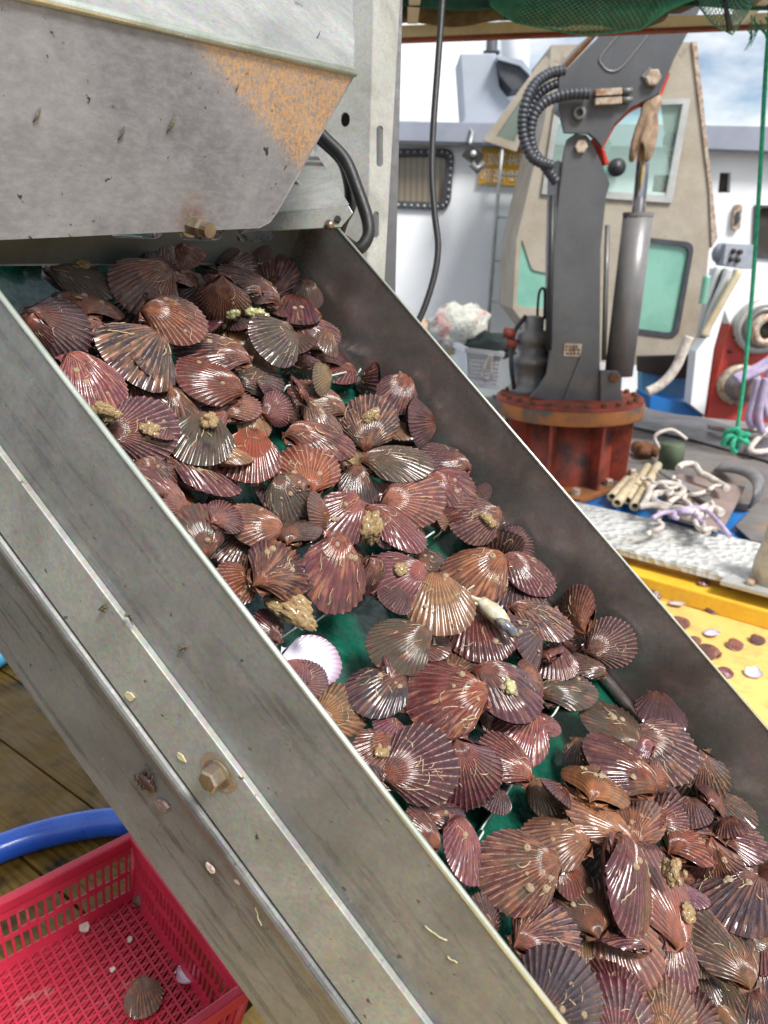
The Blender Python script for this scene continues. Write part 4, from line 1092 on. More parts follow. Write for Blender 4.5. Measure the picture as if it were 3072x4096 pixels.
def onweb(px, py):
    A = K(-.008, 0, -.240); B = K(-.003, 0, -.363); nn = (B - A).cross(DX).normalized(); nn = nn if nn.dot(CAM - A) > 0 else -nn
    return onpl(px, py, A, nn) , nn
p_, n_ = onweb(849, 3470); frag(p_ + n_ * .001, n_, .0085, 4, 'shell_fragment', 'lilac-grey shell chip stuck on the dark lower channel')
p_, n_ = onweb(952, 3522); frag(p_ + n_ * .001, n_, .004, 5, 'shell_fragment', 'tiny white chip on the dark lower channel')
p_, n_ = onweb(655, 3215); frag(p_ + n_ * .001, n_, .013, 7, 'shell_fragment', 'pinkish dried shell scrap below the dead crab on the channel', M('dried_scrap', c_(122, 108, 102), .7, 0, c_(100, 70, 72), 150))
m_dcrab = M('dried_dark_crab', c_(46, 30, 26), .5, 0, c_(70, 42, 34), 200)
dc = empty('crab'); p_, n_ = onweb(600, 3125); xd = DX.copy(); yd = n_.cross(xd)
db = MB(); db.blob((0, 0, 0), 1, 2, .3, 3, 2); db.v = [tuple(p_ + xd * v[0] * .013 + yd * v[1] * .008 + n_ * (v[2] * .004 + .003)) for v in db.v]; db.build('body', m_dcrab, dc)
for k in range(6):
    s_ = -1 if k % 2 else 1; x0 = -.008 + .006 * (k // 2)
    MB().tube([p_ + xd * x0 + yd * s_ * .006 + n_ * .003, p_ + xd * (x0 - .003) + yd * s_ * .013 + n_ * .005, p_ + xd * (x0 - .008) + yd * s_ * .016 + n_ * .001], [.0016, .0013, .0007], 5).build('leg', m_dcrab, dc)
tag(settle(dc), 'dried dark crab stuck on the lower steel channel', 'crab')
# bits of weed and worm crust on the side plates
m_weed = M('dry_weed', c_(84, 76, 58), .9, 0, c_(120, 110, 88), 200)
m_wcr = M('cream_crust', c_(206, 198, 160), .6, 0, c_(180, 170, 132), 200)
rw = random.Random(2)
def onA(px, py): return onpl(px, py, K(-.0030, 0, 0), CX), -CX
def onB(px, py): return onpl(px, py, K(-.0105, 0, 0), CX), -CX
def squig(P, nn, ln_, r, mat_, name, label, cat, seed):
    rr = random.Random(seed); a = nn.cross(Vector((rr.uniform(-1, 1), rr.uniform(-1, 1), rr.uniform(-1, 1)))).normalized(); b = nn.cross(a); pts = []; x = y = 0; an = rr.uniform(0, 6)
    for k in range(7):
        pts.append(P + a * x + b * y + nn * r * .7); an += rr.uniform(-.8, .8); x += math.cos(an) * ln_ / 6; y += math.sin(an) * ln_ / 6
    o = MB().tube(pts, r, 5).build(name, mat_); tag(o, label, cat); return o
for k, (px, py, f) in enumerate(((520, 2462, onB), (412, 2430, onB), (738, 2590, onA))):
    P, nn = f(px, py); mb = MB()
    for q in range(9):
        a = Vector((rw.uniform(-1, 1), rw.uniform(-1, 1), rw.uniform(-1, 1))); a -= nn * a.dot(nn); a *= (.010, .009, .006)[k]
        mb.tube([P + nn * .001, P + a * .5 + nn * rw.uniform(.001, .005), P + a + nn * .001], [.0012, .0009, .0004], 4)
    tag(mb.build('weed_scrap', m_weed), ('dry weed tuft with shell bits on the pale side rail', 'feathery dry weed scrap above it on the pale side rail', 'tiny dark weed tuft on the trough side wall')[k], 'seaweed')
for k, (px, py, f, ln_, r, lb) in enumerate(((1048, 3700, onweb, .022, .0009, 'cream worm crust squiggle low on the dark channel'), (1700, 3700, onA, .022, .0007, 'thin cream crust line on the trough side near the rim'), (1830, 3850, onA, .010, .0007, 'short cream crust line lowest on the trough side'))):
    P, nn = f(px, py); squig(P, nn, ln_, r, m_wcr, 'worm_crust', lb, 'worm crust', 40 + k)
P, nn = onB(728, 3028); frag(P, nn, .0065, 9, 'paint_chip', 'cream chip stuck on the side rail left of the bolt', m_wcr, 'chip')
P, nn = onB(522, 2785); frag(P, nn, .0075, 10, 'paint_chip', 'cream chip across the seam of the side rail', m_wcr, 'chip')
# scraps on the hopper sheet
for k, (px, py, s_) in enumerate(((665, 530, .022), (470, 560, .016), (130, 490, .016), (1265, 150, .010), (940, 362, .008))):
    P = hp(px, py); mb = MB()
    d_ = (hp(px + 20, py - 40) - P).normalized()
    if k == 3: P = hu(px, py)
    mb.tube([P + Fn * .001, P + d_ * s_ * .5 + Fn * .0025, P + d_ * s_ + Fn * .001], [.0006, s_ * .09, .0006], 6)
    tag(mb.build('dried_scrap', m_weed), ('long brown dried scrap in the middle of the hopper sheet', 'thin dark scrap left of the middle on the hopper sheet', 'dark scrap near the left edge of the hopper sheet', 'small brown scrap on the pale upper hopper sheet', 'black speck inside the painted-in orange reflection of the hopper')[k], 'scrap')

# ================================================================== SHELLS ON THE YELLOW DECK
YS = [(2612, 2368, .045, 'P', 'pink scallop leaning in the angle under the yellow ledge'), (2705, 2410, .035, 'w', 'white empty valve on the yellow floor under the ledge'),
      (2855, 2432, .036, 'P', 'round pink scallop against the foot of the yellow ledge'), (2725, 2490, .035, 'q', 'open gaping pink scallop near the conveyor rim on yellow floor'),
      (2845, 2530, .030, 'w', 'pale valve in the middle of the yellow floor'), (2830, 2605, .042, 'P', 'pink ribbed scallop lying lowest beside the conveyor rim'),
      (3015, 2690, .030, 'w', 'lilac-white valve on the yellow plank seam'), (2815, 2333, .026, 'p', 'dark pink scallop on top of the yellow ledge'),
      (2940, 2580, .030, 'q', 'pinkish tan scallop right of the middle of the yellow floor'), (2900, 2690, .028, 'P', 'pink scallop below the plank seam on the yellow floor'), (2925, 2345, .022, 'q', 'small pale scallop at the right end of the ledge top'), (3030, 2560, .028, 'P', 'pink scallop near the right picture edge'), (2780, 2560, .024, 'q', 'small pale scallop close to the conveyor rim')]
for k, (px, py, r, co, lb) in enumerate(YS):
    z = HL + .002 if k in (7, 10) else .004
    if co == 'w':
        P = onz(px, py, z + .010); o = bpy.data.objects.new('scallop_valve', inner_me); COL.objects.link(o)
        o.matrix_world = Matrix.Translation(P) @ Matrix.Rotation(rc.uniform(0, 6), 4, 'Z') @ Matrix.Rotation(.25, 4, 'X') @ Matrix.Scale(r, 4); tag(o, lb, 'shell', 'shells dropped on the yellow deck')
    else:
        o = flat_scallop(px, py, z, r, rc.uniform(0, 360), co, '', lb, k); o['group'] = 'shells dropped on the yellow deck'
# ================================================================== CRANE BOAT
def pl(pts, Y, th, mat_, name, parent=None, holes=(), bevel=0):
    """upright plate: outline given in photograph pixels on the plane y = Y, thickness going back"""
    return MB().prism([[ony(px, py, Y) for px, py in l] for l in [pts] + list(holes)], Vector((0, th, 0))).build(name, mat_, parent, bevel)
def band(pts, Y0, Y1, mat_, name, parent=None):
    mb = MB(); a = [ony(px, py, Y0) for px, py in pts]; n = len(a)
    mb.add(a + [p + Vector((0, Y1 - Y0, 0)) for p in a], [(i, (i + 1) % n, (i + 1) % n + n, i + n) for i in range(n)]); o = mb.build(name, mat_, parent)
    s = o.modifiers.new('solid', 'SOLIDIFY'); s.thickness = .02; return o
m_crane = M('crane_grey_paint', c_(94, 95, 99), .4, .1, c_(82, 83, 87), 5, col3=c_(112, 102, 94), scale3=4, lo3=.6, hi3=.78, coat=.1)
m_cred = M('crane_red_primer', c_(158, 66, 46), .6, 0, c_(128, 54, 40), 6, col3=c_(66, 46, 42), scale3=7, lo3=.48, hi3=.66, bst=.2)
m_crust = M('rusty_flange', c_(168, 104, 52), .8, 0, c_(118, 82, 60), 5, col3=c_(84, 84, 84), scale3=5, lo3=.52, hi3=.6, bst=.4)
m_chrome = M('chrome_rod', c_(190, 192, 196), .15, 1, c_(170, 172, 178), 5, fine=0)
m_cyl = M('cylinder_grey', c_(132, 130, 130), .35, .2, c_(116, 114, 114), 5)
m_hosec = M('corrugated_hose', c_(50, 54, 64), .45, 0, c_(70, 72, 80), 30)
m_fit = M('worn_fitting', c_(196, 184, 168), .5, .2, c_(150, 110, 84), 30)
m_clothr = M('tan_cloth', c_(176, 150, 126), .9, 0, c_(140, 116, 96), 30, bst=.4, bsc=50)
m_white = M('white_gelcoat', c_(242, 244, 246), .4, 0, c_(234, 236, 239), 2, fine=.03)
m_roof = M('blue_grey_roof', c_(150, 154, 168), .5, 0, c_(136, 141, 156), 3, fine=.03)
m_stack = M('grey_blue_funnel', c_(172, 178, 188), .5, 0, c_(160, 167, 179), 3, fine=.03)
m_tan = M('tan_cabin_panel', c_(176, 166, 150), .55, 0, c_(158, 146, 128), 4, col3=c_(124, 92, 66), scale3=6, lo3=.62, hi3=.76)
m_frame = M('window_frame_alu', c_(196, 196, 192), .4, .4, c_(170, 170, 166), 6)
m_mint = M('mint_tinted_pane', c_(138, 190, 172), .12, 0, c_(112, 168, 150), 3, fine=0, coat=.4)
m_dark = M('dark_interior', c_(58, 50, 44), .7, 0, c_(44, 38, 34), 5)
m_gasket = M('dark_gasket', c_(58, 60, 68), .6, 0, c_(74, 76, 82), 12)
m_wpane, N_, L_, P_ = base_mat('dim_window_pane'); v_ = objco(N_)
wv_ = N_.new('ShaderNodeTexWave'); wv_.bands_direction = 'X'; wv_.inputs['Scale'].default_value = 6; L_.new(v_, wv_.inputs['Vector'])
L_.new(mixc(N_, L_, wv_.outputs['Fac'], c_(134, 124, 108), c_(112, 102, 88)), P_.inputs['Base Color']); P_.inputs['Roughness'].default_value = .15
m_clear, N_, L_, P_ = base_mat('clear_greenish_glass')
P_.inputs['Base Color'].default_value = (.72, .93, .85, 1); P_.inputs['Roughness'].default_value = .02
tb = N_.new('ShaderNodeBsdfTransparent'); tb.inputs['Color'].default_value = (.88, .97, .94, 1); ms = N_.new('ShaderNodeMixShader'); ms.inputs[0].default_value = .18
L_.new(tb.outputs[0], ms.inputs[1]); L_.new(P_.outputs[0], ms.inputs[2]); L_.new(ms.outputs[0], N_['Material Output'].inputs['Surface'])
m_sign = M('amber_sign', c_(222, 168, 44), .5, 0, c_(212, 154, 36), 4, fine=.03)
m_let = M('white_letter', c_(236, 232, 220), .5, 0, c_(226, 220, 206), 6, fine=0)
m_wplas = M('white_plastic', c_(216, 218, 220), .4, 0, c_(196, 198, 200), 6)
m_rope = M('white_rope', c_(214, 206, 196), .8, 0, c_(180, 166, 158), 30, bst=.5, bsc=120, bd=.004)
m_prope = M('lilac_rope', c_(164, 148, 182), .8, 0, c_(190, 176, 196), 20, bst=.5, bsc=120, bd=.004)
m_grope = M('green_rope', c_(44, 168, 132), .7, 0, c_(28, 136, 106), 60, bst=.5, bsc=200, bd=.003)
m_pipe = M('cream_pipe', c_(216, 202, 172), .5, 0, c_(196, 176, 140), 10)
m_grn = M('olive_green', c_(86, 100, 76), .6, 0, c_(66, 80, 62), 10)
m_board = M('faded_board', c_(150, 132, 124), .7, 0, c_(132, 112, 106), 5)

# ---------------- crane
crane = empty('deck_crane')
YC0 = 4.22
cc = ony(2276, 1590, YC0); FC = Vector((cc.x, YC0, cc.z)); rF = .5 * (ony(2562, 1600, YC0) - ony(1988, 1575, YC0)).length
PB = Vector((FC.x, FC.y, DK))
th = R_(42)
bpz = DK + .012
mb = MB(); sq = .36
X1, Y1 = Vector((math.cos(th), math.sin(th), 0)), Vector((-math.sin(th), math.cos(th), 0))
mb.frame(PB - X1 * sq - Y1 * sq + Vector((0, 0, .006)), X1 * 2 * sq, Y1 * 2 * sq, Vector((0, 0, .028))); bpl = mb.build('base_plate', m_crust, crane, bevel=.004)
for i in range(8):
    a = [(-.8, -.8), (0, -.86), (.8, -.8), (.86, 0), (.8, .8), (0, .86), (-.8, .8), (-.86, 0)][i]
    hexbolt(PB + X1 * sq * a[0] + Y1 * sq * a[1] + Vector((0, 0, .04)), (0, 0, 1), .026, .03, m_fit, 'anchor_bolt', False, bpl)
zt = FC.z - .085
ped = MB().lathe([(0.27, DK + .03), (.27, zt), (.27, zt)], Vector((FC.x, FC.y, 0)), (0, 0, 1), 32).build('pedestal', m_cred, crane)
for k in range(8):
    a = math.pi * 2 * k / 8 + .30; d_ = Vector((math.cos(a), math.sin(a), 0)); tn = Vector((-math.sin(a), math.cos(a), 0)) * .016
    o_ = Vector((FC.x, FC.y, 0))
    MB().prism([[o_ + d_ * .26 + Vector((0, 0, DK + .035)), o_ + d_ * .36 + Vector((0, 0, DK + .035)), o_ + d_ * .375 + Vector((0, 0, zt)), o_ + d_ * .26 + Vector((0, 0, zt))]], tn).build('gusset', m_cred, ped)
MB().lathe([(.25, zt), (rF, zt), (rF * 1.005, zt + .01), (rF * 1.005, zt + .072), (rF, zt + .075), (.25, zt + .075)], Vector((FC.x, FC.y, 0)), (0, 0, 1), 56).build('slew_ring', m_crust, crane)
tpz = zt + .076
flo = MB().lathe([(0, tpz), (rF * .99, tpz), (rF * .99, tpz + .018), (0, tpz + .018)], Vector((FC.x, FC.y, 0)), (0, 0, 1), 56, False).build('flange', m_cred, crane)
for k in range(24):
    a = math.pi * 2 * k / 24; hexbolt(Vector((FC.x + rF * .9 * math.cos(a), FC.y + rF * .9 * math.sin(a), tpz + .02)), (0, 0, 1), .017, .02, m_rust, 'flange_bolt', False, flo)
yf = YC0 - .13
colp = [(2256, 600), (2268, 558), (2300, 535), (2345, 540), (2375, 580), (2440, 735), (2425, 780), (2402, 1000), (2398, 1640), (2300, 1628), (2120, 1588), (2150, 1555), (2185, 1500), (2198, 1420), (2212, 1000)]
col_o = pl(colp, yf, .02, m_crane, 'column_plate', crane, bevel=.004)
pl(colp, yf + .26, .02, m_crane, 'column_plate', crane)
pl([(2232, 640), (2420, 760), (2385, 1000), (2382, 1600), (2215, 1560), (2220, 1000)], yf + .02, .24, m_crane, 'column_core', crane)
pl([(2402, 1482), (2470, 1484), (2488, 1510), (2484, 1560), (2500, 1640), (2402, 1640)], yf - .03, .03, m_crane, 'cylinder_bracket', crane, bevel=.004)
pl([(2402, 1482), (2470, 1484), (2488, 1510), (2484, 1560), (2500, 1640), (2402, 1640)], yf + .2, .03, m_crane, 'cylinder_bracket', crane)
hexbolt(ony(2454, 1510, yf - .03), (0, -1, 0), .03, .02, m_rust, 'pin', False, crane)
hexbolt(ony(2322, 588, yf), (0, -1, 0), .035, .02, m_fit, 'pin', True, crane)
pl([(2325, 1420), (2335, 1425), (2270, 1615), (2250, 1608)], yf - .012, .012, m_crane, 'stiffener', crane)
# data plate
dp = pl([(2258, 1372), (2328, 1376), (2322, 1428), (2254, 1424)], yf - .006, .006, m_fit, 'data_plate', crane)
rdp = random.Random(4)
for r_ in range(3):
    x = 2264
    while x < 2312:
        w2 = rdp.uniform(6, 14); pl([(x, 1382 + r_ * 14), (x + w2, 1382.5 + r_ * 14), (x + w2 - 1, 1390 + r_ * 14), (x - 1, 1390 + r_ * 14)], yf - .0075, .001, m_dark, 'marking', dp); x += w2 + 5
# boom
Z2 = lambda x, y: (1500 + x * .9476, y * .9476)
bo = [Z2(*p) for p in ((800, 300), (775, 330), (775, 460), (800, 560), (900, 562), (935, 590), (960, 625), (1010, 525), (1080, 455), (1140, 425), (1205, 390), (1238, 310), (1262, 250), (1340, 100), (1560, -330), (1250, -330), (940, 160))]
pl(bo, yf - .035, .03, m_crane, 'boom_plate', crane, bevel=.004)
pl(bo, yf + .24, .03, m_crane, 'boom_plate', crane)
boi = [Z2(*p) for p in ((830, 320), (800, 360), (800, 440), (900, 520), (1000, 480), (1180, 380), (1300, 100), (1500, -330), (1300, -330), (960, 180))]
pl(boi, yf - .005, .245, m_crane, 'boom_core', crane)
red = [Z2(*p) for p in ((935, 590), (962, 640), (972, 690), (990, 690), (965, 625), (1012, 535), (1085, 465), (1145, 436), (1212, 400), (1246, 312), (1238, 305), (1205, 385), (1140, 418), (1075, 448), (1005, 515))]
pl(red, yf + .0, .22, M('bright_red_paint', c_(214, 56, 40), .45, 0, c_(190, 44, 34), 6), 'boom_liner', crane)
gro = [Z2(*p) for p in ((1190, 100), (1080, 240), (1030, 292), (990, 300), (958, 275), (955, 235), (1060, 110), (1150, -20))]
MB().tube(smooth_path([ony(px, py, yf - .036) for px, py in gro], 5), .006, 6).build('weld_bead', m_cyl, crane)
pl([Z2(*p) for p in ((1125, 320), (1160, 280), (1180, 300), (1150, 340))], yf - .045, .01, m_cyl, 'lock_plate', crane)
hexbolt(ony(*Z2(1168, 332), yf - .036), (0, -1, 0), .042, .03, m_fit, 'pin', True, crane)
MB().lathe([(.018, 0), (.032, 0), (.032, .02), (.018, .02), (.018, 0)], ony(*Z2(864, 475), yf - .055), (0, 1, 0), 20).build('port_ring', m_cyl, crane)
# lifting cylinder
ct, cbt = ony(2552, 866, YC0 - .02), ony(2474, 1500, YC0 - .0)
MB().tube([cbt, ct], .078, 24).build('lift_cylinder', m_cyl, crane)
MB().lathe([(.03, 0), (.08, 0), (.08, .02), (.03, .02)], ct, (ct - cbt), 24, False).build('cylinder_gland', m_cyl, crane)
rt_ = ony(2600, 330, YC0 - .02)
MB().tube([ct, rt_], .034, 20).build('piston_rod', m_chrome, crane)
MB().tube([ony(2430, 900, YC0 + .02), ony(2415, 1440, YC0)], .014, 8).build('hydraulic_pipe', m_cyl, crane)
MB().tube([ony(2209, 780, yf - .01), ony(2195, 1400, yf - .01)], .016, 8).build('hydraulic_pipe', m_black, crane)
# corrugated hoses
def corr(pts, r, Y):
    path = smooth_path([ony(*Z2(x, y), yy) for (x, y), yy in zip(pts, Y)], 9); out_ = []; rr = []; acc = 0
    fine_ = []
    for i in range(len(path) - 1):
        for k in range(5): fine_.append(path[i].lerp(path[i + 1], k / 5))
    s = 0
    for i, p in enumerate(fine_):
        if i: s += (p - fine_[i - 1]).length
        out_.append(p); rr.append(r * (1 + .07 * math.sin(s * 2 * math.pi / .022)))
    return MB().tube(out_, rr, 10)
corr([(905, 395), (820, 398), (730, 425), (675, 480), (655, 560), (670, 640), (715, 700), (765, 770)], .025, [yf - .08] * 5 + [yf - .07, yf - .05, yf - .03]).build('corrugated_hose', m_hosec, crane)
corr([(800, 300), (740, 310), (680, 350), (640, 420), (622, 510), (632, 600), (670, 670), (745, 700)], .025, [yf - .02, yf - .03, yf - .06] + [yf - .09] * 4 + [yf - .05]).build('corrugated_hose', m_hosec, crane)
corr([(800, 340), (740, 365), (690, 400), (655, 460), (640, 520), (650, 600)], .022, [yf - .01] * 6).build('corrugated_hose', m_hosec, crane)
MB().tube(smooth_path([ony(*Z2(x, y), yf) for x, y in ((765, 320), (830, 250), (890, 185), (960, 110))], 5), .012, 8).build('steel_pipe', m_rust, crane)
MB().tube(smooth_path([ony(*Z2(x, y), yf + .03) for x, y in ((775, 300), (850, 215), (920, 150), (1000, 60))], 5), .014, 8).build('steel_pipe', m_cyl, crane)
for dy in (0, 38):
    pl([Z2(*p) for p in ((930, 375 + dy), (1045, 368 + dy), (1045, 398 + dy), (930, 405 + dy))], yf - .075, .04, m_fit, 'hose_coupling', crane, bevel=.006)
    MB().tube([ony(*Z2(1045, 384 + dy), yf - .055), ony(*Z2(1085, 382 + dy), yf - .055)], .013, 8).build('coupling_end', m_cyl, crane)
# slewing motor beside the column
mp_ = ony(2122, 1480, YC0 + .12); mp_.z = tpz
MB().lathe([(.0, 0), (.12, 0), (.12, .06), (.105, .07), (.105, .18), (.12, .19), (.12, .22), (.085, .24), (.085, .30), (.10, .31), (.10, .36), (.06, .38), (.06, .45), (.03, .46), (0, .46)], mp_, (0, 0, 1), 24).build('slew_motor', m_cyl, crane)
MB().tube(smooth_path([mp_ + Vector(p) for p in ((-.1, -.06, .05), (-.13, -.08, .2), (-.12, -.05, .36), (-.05, -.02, .46))], 5), .013, 8).build('motor_hose', m_black, crane)
MB().tube(smooth_path([mp_ + Vector(p) for p in ((.02, 0, .42), (.02, 0, .58), (.05, 0, .60), (.06, 0, .44))], 6), .008, 6).build('lifting_loop', m_black, crane)
for dx, dz in ((-.12, .36), (-.10, .30), (.02, .04)):
    MB().lathe([(0, 0), (.03, 0), (.03, .06), (0, .06)], mp_ + Vector((dx, -.05, dz)), (-1, 0, .2), 10).build('red_cap', m_cred, crane)
tag(settle(crane), 'dark grey hydraulic deck crane on a rusty red pedestal', 'crane')
# cloth tied round the rod
cl = MB(); yq = YC0 - .14
prof = [((2622, 372), .030), ((2612, 420), .058), ((2596, 462), .046), ((2584, 510), .058), ((2574, 565), .064), ((2568, 612), .058)]
vs_ = []; fs_ = []
for j, (p, r) in enumerate(prof):
    c = ony(p[0], p[1], yq)
    for k in range(28):
        a = 6.283 * k / 28; q = r * .8 * (1 + (.08 + .24 * j / 5) * math.sin(4 * a + j * .5) + .25 * noise.noise(Vector((math.cos(a), math.sin(a), j * .5))))
        vs_.append(c + Vector((q * math.cos(a), q * .55 * math.sin(a), (.045 * math.sin(3 * a + 1) if j == 5 else .012 * math.sin(2 * a + j)))))
for j in range(5):
    for k in range(28): fs_.append((j * 28 + k, j * 28 + (k + 1) % 28, (j + 1) * 28 + (k + 1) % 28, (j + 1) * 28 + k))
cl.add(vs_, fs_, True)
clo = cl.build('tied_cloth', m_clothr); sm = clo.modifiers.new('solid', 'SOLIDIFY'); sm.thickness = .006
tag(clo, 'tan cloth tied around the crane piston rod', 'cloth')

# ---------------- white deckhouse with roof, window, sign, ladder
YW = 7.0
dh = empty('deckhouse')
win = rp([(1570, 612), (1800, 612), (1782, 822), (1560, 812)], 34)
winR = rp([(3040, 830), (3200, 835), (3190, 1030), (3028, 1015)], 20)
winS = [(2880, 690), (2925, 690), (2920, 770), (2872, 770)]
pl([(1250, 540), (3350, 585), (3250, 1700), (1250, 1700)], YW, .06, m_white, 'front_wall', dh, [win, winR, winS])
wf = pl(rp([(1550, 594), (1820, 594), (1800, 842), (1538, 830)], 48), YW - .03, .028, m_gasket, 'window_frame', dh, [rp([(1580, 622), (1790, 622), (1772, 810), (1568, 802)], 30)])
for k in range(36):
    t = k / 36; loop = rp([(1563, 606), (1808, 606), (1788, 830), (1552, 819)], 40); p = loop[int(t * len(loop)) % len(loop)]
gl2 = rp([(1563, 607), (1808, 607), (1789, 828), (1553, 818)], 40, 3)
per = [(Vector(gl2[i]), Vector(gl2[(i + 1) % len(gl2)])) for i in range(len(gl2))]
for a_, b_ in per:
    n_ = max(1, int((b_ - a_).length / 24))
    for q in range(n_):
        p = a_.lerp(b_, q / n_); MB().lathe([(0, 0), (.013, 0), (.009, .012), (0, .012)], ony(p.x, p.y, YW - .03), (0, -1, 0), 8).build('rivet', m_frame, wf)
pl([(1560, 600), (1812, 600), (1794, 836), (1548, 825)], YW + .03, .01, m_wpane, 'pane', dh)
MB().prism([[ony(1540, 690, YW + .28), ony(1740, 680, YW + .28), ony(1730, 740, YW + .28), ony(1540, 730, YW + .28)]], (0, .1, 0)).build('seat_inside', m_dark, dh)
pl([(3020, 820), (3210, 825), (3200, 1045), (3010, 1030)], YW - .02, .018, m_gasket, 'window_frame', dh, [winR])
pl([(3030, 825), (3205, 830), (3195, 1035), (3020, 1020)], YW + .03, .01, m_dark, 'pane', dh)
pl([(2872, 686), (2930, 686), (2925, 775), (2866, 775)], YW + .07, .01, m_dark, 'doorway_dark', dh)
rf_ = MB()
r0 = [(1250, 480), (1575, 484), (1890, 490), (2700, 498), (3072, 506), (3400, 512)]; r1 = [(1250, 560), (1575, 562), (2000, 572), (2700, 590), (3072, 604), (3400, 614)]
rf_.prism([[ony(px, py, YW - .14) for px, py in r0] + [ony(px, py, YW - .14) for px, py in reversed(r1)]], (0, 2.2, 0)); ro = rf_.build('roof', m_roof, dh, bevel=.02)
MB().prism([[ony(px, py + 2, YW - .15) for px, py in r1] + [ony(px, py + 12, YW - .15) for px, py in reversed(r1)]], (0, .012, 0)).build('roof_trim', m_gasket, ro)
pl([(2700, 1560), (2830, 1590), (2850, 1640), (2700, 1615)], YW - 1.2, .02, m_white, 'door_sill', dh)
lamp_ = pl(rp([(2942, 815), (2972, 818), (2960, 920), (2928, 915)], 14), YW - .04, .04, m_fit, 'wall_lamp', dh); pl(rp([(2948, 845), (2962, 846), (2956, 895), (2942, 893)], 6), YW - .055, .014, m_gasket, 'lamp_grille', lamp_)
tag(settle(dh), 'white deckhouse with blue-grey roof and a studded dark window', 'deckhouse')
# amber sign with registration lettering
sg = empty('registration_sign')
pl([(1930, 592), (2135, 598), (2118, 746), (1912, 734)], YW - .035, .012, m_sign, 'panel', sg)
def text(body, px, py, hpx, Y, mat_, parent, width=None):
    cu = bpy.data.curves.new('txt', 'FONT'); cu.body = body; cu.size = 1; cu.extrude = .012
    o = bpy.data.objects.new('txt', cu); COL.objects.link(o); bpy.context.view_layer.update()
    me = bpy.data.meshes.new_from_object(o.evaluated_get(bpy.context.evaluated_depsgraph_get())); bpy.data.objects.remove(o)
    lo = ony(px, py, Y); s = hpx * (ony(px, py, Y) - CAM).dot(FWD) / FPX / .72
    xs = [v.co.x for v in me.vertices] or [0]; wd = max(xs) - min(xs); sx = s if width is None else width * (lo - CAM).dot(FWD) / FPX / max(wd, .01)
    for v in me.vertices: v.co = Vector((lo.x + (v.co.x - min(xs)) * sx, lo.y - v.co.z * .3, lo.z + v.co.y * s))
    r = bpy.data.objects.new('lettering', me); COL.objects.link(r); me.materials.append(mat_); r.parent = parent; return r
text('1301007-6469301', 1938, 660, 44, YW - .04, m_let, sg, 182)
text('어장관리 12.00톤', 1922, 724, 40, YW - .04, m_let, sg, 188)
tag(settle(sg), 'amber registration sign with white lettering on the white deckhouse', 'sign')
# ladder
ld = empty('ladder')
Yl = YW - .12
MB().tube([ony(2012, 560, Yl), ony(1990, 800, Yl), ony(1948, 1360, Yl)], .017, 8).build('rail', m_frame, ld)
MB().tube([ony(2150, 560, Yl), ony(2140, 800, Yl), ony(2110, 1360, Yl)], .017, 8).build('rail', m_frame, ld)
for a_, b_ in (((1999, 700), (2146, 704)), ((1984, 868), (2135, 872)), ((1970, 1040), (2125, 1044)), ((1960, 1206), (2118, 1212))):
    MB().tube([ony(*a_, Yl), ony(*b_, Yl)], .013, 8).build('rung', m_frame, ld)
tag(settle(ld), 'thin steel ladder on the white deckhouse beside the amber sign', 'ladder')
# flood light
fl2 = empty('flood_light'); Yf = YW - .4
pl(rp([Z2(400, 608), Z2(462, 655), Z2(430, 700), Z2(370, 650)], 8), Yf, .10, m_black, 'housing', fl2)
MB().lathe([(0, 0), (.03, 0), (.02, .015), (0, .02)], ony(*Z2(415, 650), Yf), (0, -1, 0), 14).build('boss', m_frame, fl2)
MB().tube([ony(*Z2(408, 690), Yf), ony(*Z2(430, 718), Yf), ony(*Z2(462, 690), Yf)], .03, 8).build('bracket', m_cyl, fl2)
MB().tube([ony(*Z2(400, 610), Yf + .05), ony(*Z2(412, 560), Yf + .2), ony(*Z2(395, 540), YW - .1)], .012, 6).build('arm', m_frame, fl2)
tag(settle(fl2), 'square black flood light left of the amber sign', 'lamp')
# funnel, mast, hatch and beacon on the roof
fn = empty('funnel'); Yn = YW + .4
pl([(1841, 213), (1985, 213), (1992, 300), (2000, 352), (2060, 430), (2110, 500), (1850, 500), (1858, 470)], Yn, .5, m_stack, 'casing', fn, bevel=.01)
pl([(1990, 235), (2080, 262), (2122, 308), (2100, 350), (2050, 360), (2000, 300)], Yn - .1, .3, m_gasket, 'vent_opening', fn)
pl([(1988, 222), (2090, 240), (2128, 290), (2120, 300), (2080, 262), (1990, 236)], Yn - .14, .36, m_stack, 'vent_hood', fn)
tag(settle(fn), 'grey-blue funnel casing on the deckhouse roof', 'funnel')
ms_ = MB(); ms_.tube([ony(2062, 560, YW + 1.3), ony(2060, 120, YW + 1.3), ony(2060, -200, YW + 1.3)], .14, 20)
tag(ms_.build('mast', m_white), 'broad white mast rising behind the funnel', 'mast')
bc_ = MB(); pb3 = ony(1966, 216, Yn + .2); bc_.lathe([(0, 0), (.075, 0), (.075, .02), (.05, .03), (.05, .12), (.035, .14), (0, .14)], pb3, (0, 0, 1), 16)
tag(bc_.build('roof_beacon', m_gasket), 'small dark beacon on top of the funnel', 'lamp')

